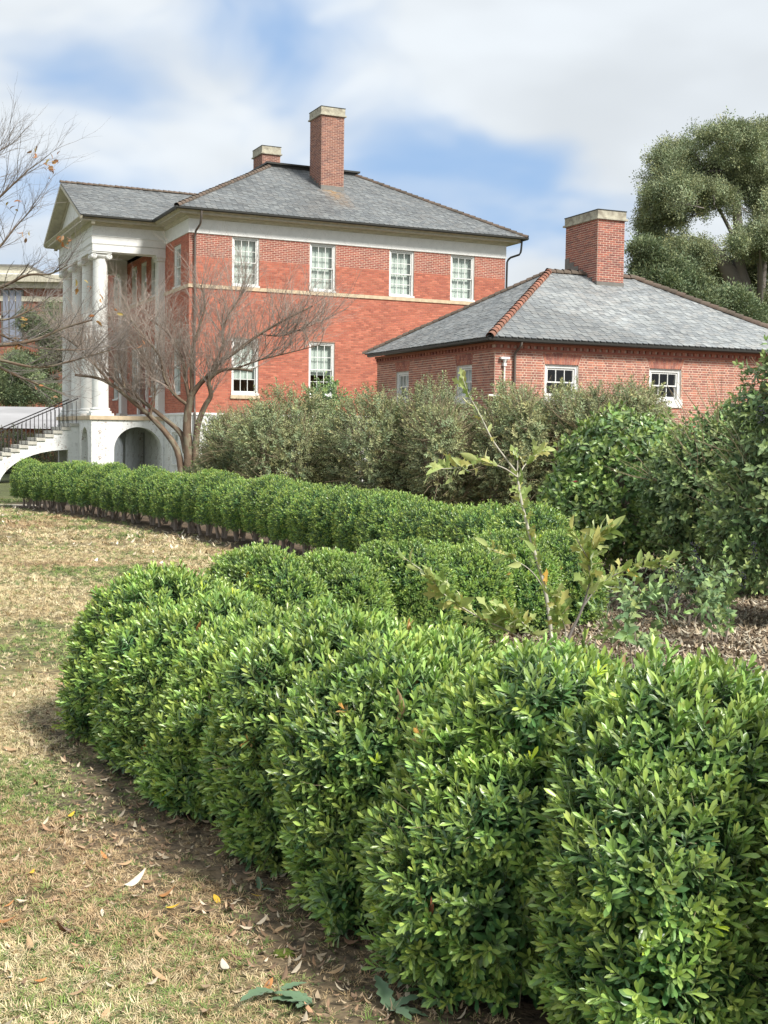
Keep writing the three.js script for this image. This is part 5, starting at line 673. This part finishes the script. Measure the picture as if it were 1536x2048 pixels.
// ---------------------------------------------------------------- beyond the portico: another building, its garden wall and trees
{
  const D = 96, P = (x, y, d = D) => at(x, y, d), H = thing('far_brick_block', 'distant brick building with white cornice and bands beyond the portico', 'building'), a = P(-330, 700), b = P(330, 700), yt = P(60, 552).y, z0 = -D;
  const Y = (py) => P(60, py).y;
  add(H, 'wall', bx(a.x, -1, z0 - 14, b.x, Y(577), z0), std({ color: rgb(0.36, 0.14, 0.09), roughness: 0.95, map: mottle }));
  add(H, 'cornice', merge([bx(a.x - 0.5, Y(577), z0 - 14.5, b.x + 0.5, Y(566), z0 + 0.5), bx(a.x - 0.9, Y(566), z0 - 14.9, b.x + 0.9, Y(552), z0 + 0.9)]), M.cream);
  add(H, 'roof', bx(a.x - 0.6, Y(552), z0 - 14.5, b.x + 0.6, Y(549), z0 + 0.6), M.white);
  add(H, 'belt_course', bx(a.x, Y(603), z0 + 0.002, b.x, Y(593), z0 + 0.12), M.cream); add(H, 'belt_course', bx(a.x, Y(638), z0 + 0.002, b.x, Y(632), z0 + 0.1), M.cream);
  add(H, 'roof_plant', bx(P(-60, 0).x, Y(552) - 0.2, z0 - 8, P(24, 0).x, Y(520), z0 - 4), M.cream); add(H, 'roof_plant', bx(P(-62, 0).x, Y(520), z0 - 8.2, P(26, 0).x, Y(516), z0 - 3.8), M.lead);
  for (let i = 0; i < 4; i++) { const x0 = P(-262 + i * 88, 0).x, x1 = P(-222 + i * 88, 0).x; const w = grp(H, 'window'); add(w, 'frame', bx(x0 - 0.1, Y(690), z0 + 0.003, x1 + 0.1, Y(580), z0 + 0.1), M.lead); for (let k = 0; k < 3; k++) add(w, 'pane', bx(mix(x0, x1, k / 3) + 0.05, Y(688), z0 + 0.1, mix(x0, x1, (k + 1) / 3) - 0.05, Y(582), z0 + 0.13), std({ color: rgb(0.22, 0.24, 0.30), roughness: 0.15 })); }
  // low annex with grey roof
  const D2 = 66, Q = (x, y) => at(x, y, D2), A = thing('low_annex', 'low brick annex with pale grey roof beyond the stair', 'building'), xa = Q(-260, 0).x, xb = Q(190, 0).x, y2 = (py) => Q(60, py).y;
  add(A, 'wall', bx(xa, -1, -D2 - 5, xb, y2(856), -D2), std({ color: rgb(0.40, 0.15, 0.09), roughness: 0.95, map: mottle }));
  add(A, 'roof', merge([quad([xa - 0.3, y2(857), -D2 + 0.35], [xb + 0.3, y2(857), -D2 + 0.35], [xb + 0.3, y2(812), -D2 - 2.5], [xa - 0.3, y2(812), -D2 - 2.5]), quad([xb + 0.3, y2(857), -D2 - 5.3], [xa - 0.3, y2(857), -D2 - 5.3], [xa - 0.3, y2(812), -D2 - 2.5], [xb + 0.3, y2(812), -D2 - 2.5])]), std({ color: rgb(0.40, 0.40, 0.41), roughness: 0.8, map: mottle, side: THREE.DoubleSide }));
  const RR = rng(3); ['dark clipped shrub below the low annex wall', 'olive shrub below the low annex wall'].forEach((lab, i) => { const c = at(20 + i * 90, 905, 60); looseShrub('annex_shrub', lab, null, [blob(c.x, 0.2, c.z, 1.6, 1.25, 0.9, 5 + i), blob(c.x - 1.6, 0.15, c.z, 1.3, 1.15, 0.8, 15 + i)], 1100, azaleaGeo, MSoft, { seed: 500 + i, sizes: [1.4, 2.2], core: 0.8, tint: () => 0.8 }); });
  const bb = (x, y, r, ry, d, sd) => { const c = at(x, y, d), k = d / F; return blob(c.x, c.y, c.z, r * k, ry * k, r * k * 0.8, sd, 0.35, 0.3); };
  const t1 = at(95, 850, 80); t1.y = -0.7; crownTree('evergreen_tree', 'dark evergreen standing between the annex and the brick building', null, t1, 4, 0.25, [bb(100, 660, 48, 55, 80, 1), bb(85, 740, 60, 60, 80, 2), bb(130, 720, 60, 75, 80, 3), bb(60, 780, 50, 40, 80, 4)], 5200, pineLeaf, MTree, { seed: 14, gaps: 0.3 });
  const t2 = at(10, 850, 74); t2.y = -0.7; crownTree('evergreen_tree', 'low dark evergreen behind the annex roof', null, t2, 2.5, 0.2, [bb(5, 770, 60, 45, 74, 1), bb(-60, 760, 60, 60, 74, 2), bb(60, 790, 50, 30, 74, 5)], 3600, pineLeaf, MTree, { seed: 15, gaps: 0.3 });
}
// ---------------------------------------------------------------- turf, litter, mulch and fallen leaves
const tuft = (seed, n, h, w, lean) => { const R = rng(seed), p = [], idx = []; for (let b = 0; b < n; b++) { const a = R() * 6.28, l = h * (0.5 + R()), le = lean * (0.5 + R() * 0.8), ca = Math.cos(a), sa = Math.sin(a), ox = (R() - 0.5) * 0.03, oz = (R() - 0.5) * 0.03, k = p.length / 3; const row = (t, ww) => { const o = l * t * Math.sin(le * (0.5 + t * 0.7)), y = l * t * Math.cos(le * (0.5 + t * 0.7)); p.push(ox + ca * o - sa * ww, y, oz + sa * o + ca * ww, ox + ca * o + sa * ww, y, oz + sa * o - ca * ww); }; row(0, w); row(0.55, w * 0.85); row(1, w * 0.12); idx.push(k, k + 1, k + 2, k + 1, k + 3, k + 2, k + 2, k + 3, k + 4, k + 3, k + 5, k + 4); } const g = new THREE.BufferGeometry(); g.setAttribute('position', new THREE.Float32BufferAttribute(p, 3)); g.setIndex(idx); g.computeVertexNormals(); return g; };
{
  const R = rng(2024), geos = [tuft(1, 12, 0.036, 0.0015, 1.25), tuft(2, 12, 0.03, 0.0017, 1.5), tuft(3, 11, 0.038, 0.0014, 1.0)], mats = [[], [], []], cols = [[], [], []];
  const straw = [[0.58, 0.49, 0.28], [0.50, 0.40, 0.22], [0.66, 0.57, 0.36], [0.44, 0.33, 0.18]], green = [[0.14, 0.22, 0.05], [0.20, 0.28, 0.07], [0.10, 0.17, 0.05], [0.26, 0.31, 0.10]];
  const sow = (n, z0, z1, size, pw) => { for (let i = 0; i < n; i++) { const d = mix(z0, z1, Math.pow(R(), pw)), x = (R() * 2 - 1) * (0.34 * d + 0.5), z = -d; if (!inside(LAWN, x, z)) continue; const s = soilAt(x, z); if (R() < s * 0.86 || R() < 0.5 * smooth(0.56, 0.70, fbm(x * 1.7 + 4, 6, z * 1.7, 4))) continue; const k = Math.floor(R() * 3), sz = size * (0.5 + 0.7 * R()) * (0.62 + 0.55 * fbm(x * 2.6, 8, z * 2.6, 3)); mats[k].push(new THREE.Matrix4().compose(V(x, groundY(x, z) - 0.003, z), new THREE.Quaternion().setFromEuler(new THREE.Euler((R() - 0.5) * 0.5, R() * 6.28, (R() - 0.5) * 0.5)), V(sz, sz * 0.8, sz))); const isG = R() < 0.12 + 0.75 * greenAt(x, z), c = (isG ? green : straw)[Math.floor(R() * 4)], v = 0.8 + 0.4 * R(), br = isG ? 0 : smooth(0.5, 0.72, fbm(x * 0.55 + 3, 1, z * 0.8, 4)) * 0.5; cols[k].push(rgb(c[0] * v * (1 - br * 0.35), c[1] * v * (1 - br * 0.55), c[2] * v * (1 - br * 0.6))); } };
  sow(125000, 2.6, 8, 1.0, 0.8); sow(60000, 8, 18, 1.6, 0.75); sow(34000, 18, 36, 2.8, 0.8);
  const lawn = new THREE.Group(); lawn.name = 'lawn_grass'; lawn.userData = { kind: 'stuff', label: 'dry straw-coloured lawn grass mixed with green blades', category: 'grass' }; scene.add(lawn);
  const gm = std({ color: rgb(1, 1, 1), roughness: 0.9, side: THREE.DoubleSide }); geos.forEach((g, k) => instanced(lawn, 'blades', g, gm, mats[k], cols[k]));
}
const flake = (() => { const l = new LeafMesh(); l.put(leafParts(1, 0.42, { rows: 3, fold: -0.5, curl: -0.5, peak: 1 }), new THREE.Matrix4().makeTranslation(0, -0.5, 0), [1, 1, 1]); const g = l.geo(); g.deleteAttribute('color'); g.rotateX(-Math.PI / 2); return g; })();
{
  const R = rng(77), litter = [[], []], cl = [], mulch = [], cm = [], tones = [[0.40, 0.29, 0.18], [0.31, 0.20, 0.12], [0.50, 0.40, 0.27], [0.20, 0.13, 0.08], [0.46, 0.36, 0.24], [0.36, 0.22, 0.13], [0.26, 0.17, 0.11], [0.54, 0.46, 0.34]];
  const put = (list, cols, x, z, sz, tn2, dark = 1) => { list.push(new THREE.Matrix4().compose(V(x, groundY(x, z) + 0.004 + R() * 0.012, z), new THREE.Quaternion().setFromEuler(new THREE.Euler((R() - 0.5) * 0.9, R() * 6.28, (R() - 0.5) * 0.9, 'YXZ')), V(sz, sz, sz))); const c = tn2[Math.floor(R() * tn2.length)], v = (0.7 + 0.5 * R()) * dark; cols.push(rgb(c[0] * v, c[1] * v, c[2] * v)); };
  for (let i = 0; i < 17000; i++) { const d = mix(2.7, 9, R()), x = (R() * 2 - 1) * (0.34 * d + 0.5), z = -d; if (!inside(LAWN, x, z)) continue; const s = soilAt(x, z); if (R() > 0.14 + 0.7 * s) continue; put(litter[0], cl, x, z, 0.015 + 0.036 * R() * R(), tones); }
  for (let i = 0; i < 3000; i++) { const d = mix(14, 33, R()), x = (R() * 2 - 1) * 0.34 * d, z = -d; if (!inside(LAWN, x, z)) continue; const near = distLine(HEDGE_C, x, z); if (near > 4.5 * R() + 0.4 || fbm(x * 0.5, 3, z * 0.5, 3) < 0.42) continue; put(litter[0], cl, x, z, 0.05 + 0.06 * R(), [[0.58, 0.48, 0.34], [0.50, 0.36, 0.22], [0.66, 0.60, 0.48]]); }
  for (let i = 0; i < 34000; i++) { const d = mix(6.5, 17, Math.pow(R(), 0.9)), x = mix(0.2, 0.36 * d + 0.6, R()), z = -d; if (inside(LAWN, x, z)) continue; put(mulch, cm, x, z, 0.02 + 0.07 * R() * R(), [[0.40, 0.33, 0.23], [0.27, 0.21, 0.14], [0.52, 0.46, 0.35], [0.18, 0.135, 0.09], [0.36, 0.275, 0.18], [0.30, 0.27, 0.21]]); }
  const fm = std({ color: rgb(1, 1, 1), roughness: 0.95, side: THREE.DoubleSide });
  const a = new THREE.Group(); a.name = 'leaf_litter'; a.userData = { kind: 'stuff', label: 'small dry leaf litter scattered over the lawn and along the hedge foot', category: 'litter' }; scene.add(a); instanced(a, 'flakes', flake, fm, litter[0], cl);
  const b = new THREE.Group(); b.name = 'bark_mulch'; b.userData = { kind: 'stuff', label: 'brown chipped mulch and dead leaves covering the planting bed', category: 'mulch' }; scene.add(b); instanced(b, 'chips', flake, fm, mulch, cm);
}
{ // single fallen leaves
  const R = rng(404), mk = (rows, fold, curl, w, seed) => { const l = new LeafMesh(); l.put(leafParts(1, w, { rows, fold, curl, peak: 1 }), new THREE.Matrix4().makeTranslation(0, -0.45, 0), [1, 1, 1]); const g = l.geo(); g.deleteAttribute('color'); g.rotateX(-Math.PI / 2); return g; };
  const geos = [mk(7, -0.5, -0.25, 0.3, 1), mk(7, -0.2, 0.35, 0.34, 2), mk(7, -0.9, -0.5, 0.36, 3)], K = { tan: [0.50, 0.33, 0.18], orange: [0.48, 0.22, 0.07], yellow: [0.68, 0.43, 0.03], brown: [0.20, 0.11, 0.06], pale: [0.72, 0.66, 0.52], rust: [0.32, 0.11, 0.05] }, mats = {};
  const mat = (k) => (mats[k] ??= phys({ color: rgb(...K[k]), roughness: 0.8, transmission: 0.15, thickness: 0, side: THREE.DoubleSide }));
  const spots = [[265, 1772, 'pale', 0.085, 2], [64, 1753, 'yellow', 0.05, 0], [514, 1798, 'yellow', 0.045, 0], [141, 1639, 'yellow', 0.05, 0], [103, 1805, 'tan', 0.07, 1], [332, 1796, 'orange', 0.06, 2], [344, 1821, 'yellow', 0.05, 0], [433, 1801, 'yellow', 0.06, 1], [461, 1823, 'brown', 0.07, 2], [209, 1721, 'orange', 0.05, 0], [250, 1735, 'tan', 0.075, 0], [8, 1852, 'orange', 0.06, 2], [148, 1930, 'orange', 0.05, 1], [82, 1969, 'orange', 0.05, 0], [156, 1993, 'tan', 0.075, 0], [211, 2034, 'tan', 0.06, 1], [412, 2030, 'tan', 0.075, 0], [535, 1975, 'orange', 0.07, 1], [133, 1870, 'brown', 0.08, 2], [16, 1819, 'orange', 0.045, 0], [184, 1592, 'tan', 0.08, 1], [324, 1881, 'tan', 0.07, 0], [390, 1819, 'brown', 0.07, 1], [20, 1505, 'tan', 0.1, 0], [449, 1938, 'pale', 0.08, 0], [164, 1698, 'tan', 0.08, 1], [125, 1678, 'tan', 0.07, 0], [205, 1830, 'pale', 0.035, 1], [668, 1950, 'tan', 0.07, 0], [255, 1270, 'tan', 0.14, 1], [300, 1600, 'rust', 0.09, 0], [60, 1900, 'tan', 0.06, 2], [230, 1500, 'tan', 0.08, 1], [640, 1810, 'brown', 0.07, 2], [700, 1890, 'brown', 0.06, 2], [20, 1960, 'pale', 0.04, 1], [320, 1960, 'tan', 0.06, 0], [560, 1860, 'tan', 0.06, 1], [110, 1280, 'tan', 0.12, 1], [150, 1420, 'rust', 0.1, 1]];
  const words = { tan: 'dry tan fallen leaf lying on the lawn', orange: 'small orange-brown fallen leaf on the grass', yellow: 'bright yellow fallen leaf on the ground', brown: 'curled dark brown fallen leaf near the hedge foot', pale: 'curled pale cream fallen leaf on the grass', rust: 'rust-red fallen leaf on the lawn' };
  for (const [px, py, k, s, g] of spots) { const d = at(px, py, 1).sub(camera.position), t = -EYE / d.y, p = camera.position.clone().addScaledVector(d, t); const m = add(scene, numbered('fallen_leaf'), geos[g], mat(k)); m.position.set(p.x, groundY(p.x, p.z) + 0.016, p.z); m.rotation.set((R() - 0.5) * 0.5, R() * 6.28, (R() - 0.5) * 0.5, 'YXZ'); m.scale.setScalar(s); tag(m, words[k], 'leaf', 'single fallen leaves on the lawn'); }
  for (const [px, py, k, s, lab] of [[800, 1428, 'tan', 0.085, 'tan dead leaf lying among the shoots on the clipped hedge'], [1425, 1462, 'rust', 0.075, 'curled rust-brown dead leaf caught on the hedge top'], [398, 1265, 'orange', 0.06, 'small upright orange leaf stuck in the hedge end'], [365, 1348, 'orange', 0.06, 'narrow orange leaf stuck in the hedge face'], [228, 1320, 'yellow', 0.05, 'yellow leaf caught on the rounded hedge end'], [1235, 1350, 'tan', 0.07, 'pale tan leaf resting on the hedge top before the sapling'], [860, 1828, 'rust', 0.045, 'small rust-red leaf caught low in the hedge'], [775, 1112, 'orange', 0.06, 'orange leaf resting on the short hedge behind'], [495, 1155, 'yellow', 0.06, 'yellow leaf resting between the two hedges']]) { const p = hedgeHit(px, py); if (!p) continue; const m = add(scene, numbered('caught_leaf'), geos[px % 3], mat(k)); m.position.copy(p).add(V(0, 0.012, 0.012)); m.rotation.set(0.6 + R() * 0.5, R() * 6.28, 0.4, 'YXZ'); m.scale.setScalar(s * 1.15); tag(m, lab, 'leaf'); }
}
{ // weeds and moss at the hedge foot
  const R = rng(9), wm = phys({ color: rgb(0.13, 0.22, 0.12), roughness: 0.7, transmission: 0.2, thickness: 0, clearcoat: 0.2, clearcoatRoughness: 0.5, side: THREE.DoubleSide });
  const wl = (() => { const l = new LeafMesh(); l.put(leafParts(1, 0.42, { rows: 9, fold: -0.3, curl: -0.35, peak: 0.8 }), new THREE.Matrix4(), [1, 1, 1]); const g = l.geo(), p = g.attributes.position; for (let i = 0; i < p.count; i++) { const r = Math.floor(i / 3); if (i % 3 !== 1 && r % 2) p.setX(i, p.getX(i) * 0.6); } g.deleteAttribute('color'); g.computeVertexNormals(); return g; })();
  for (const [px, py, n, s, lab] of [[625, 2010, 6, 0.11, 'blue-green weed with toothed leaves growing in the lawn'], [555, 1985, 3, 0.12, 'upright blue-green weed beside the toothed weed'], [780, 2020, 5, 0.1, 'drooping weed growing at the foot of the hedge'], [520, 1780, 2, 0.06, 'tiny green weed beside a yellow fallen leaf']]) { const d = at(px, py, 1).sub(camera.position), p = camera.position.clone().addScaledVector(d, -EYE / d.y), t = thing('weed_plant', lab, 'weed'); t.position.set(p.x, groundY(p.x, p.z), p.z); for (let i = 0; i < n; i++) { const m = add(t, 'leaf', wl, wm); m.rotation.set(0.7 + 0.6 * R(), R() * 6.28, 0, 'YXZ'); m.scale.setScalar(s * (0.7 + 0.6 * R())); } add(t, 'stem', limb([V(0, -0.01, 0), V(0.005, 0.02, 0), V(0, 0.04, 0)], [0.003, 0.0025, 0.001], 5), M.twigTan); }
  const d = at(568, 1907, 1).sub(camera.position), p = camera.position.clone().addScaledVector(d, -EYE / d.y), g = new THREE.IcosahedronGeometry(1, 5), q = g.attributes.position; for (let i = 0; i < q.count; i++) { const k = 1 + 0.5 * (fbm(q.getX(i) * 3, q.getY(i) * 3, q.getZ(i) * 3, 5) - 0.5); q.setXYZ(i, q.getX(i) * k, q.getY(i) * k, q.getZ(i) * k); } g.computeVertexNormals(); const m = add(scene, 'moss_clump', g, std({ color: rgb(0.17, 0.22, 0.03), roughness: 1, bumpMap: grain, bumpScale: 0.01 })); m.position.set(p.x, groundY(p.x, p.z) + 0.004, p.z); m.scale.set(0.034, 0.014, 0.026); tag(m, 'small yellow-green moss clump on the bare soil', 'moss');
}
renderer.render(scene, camera);
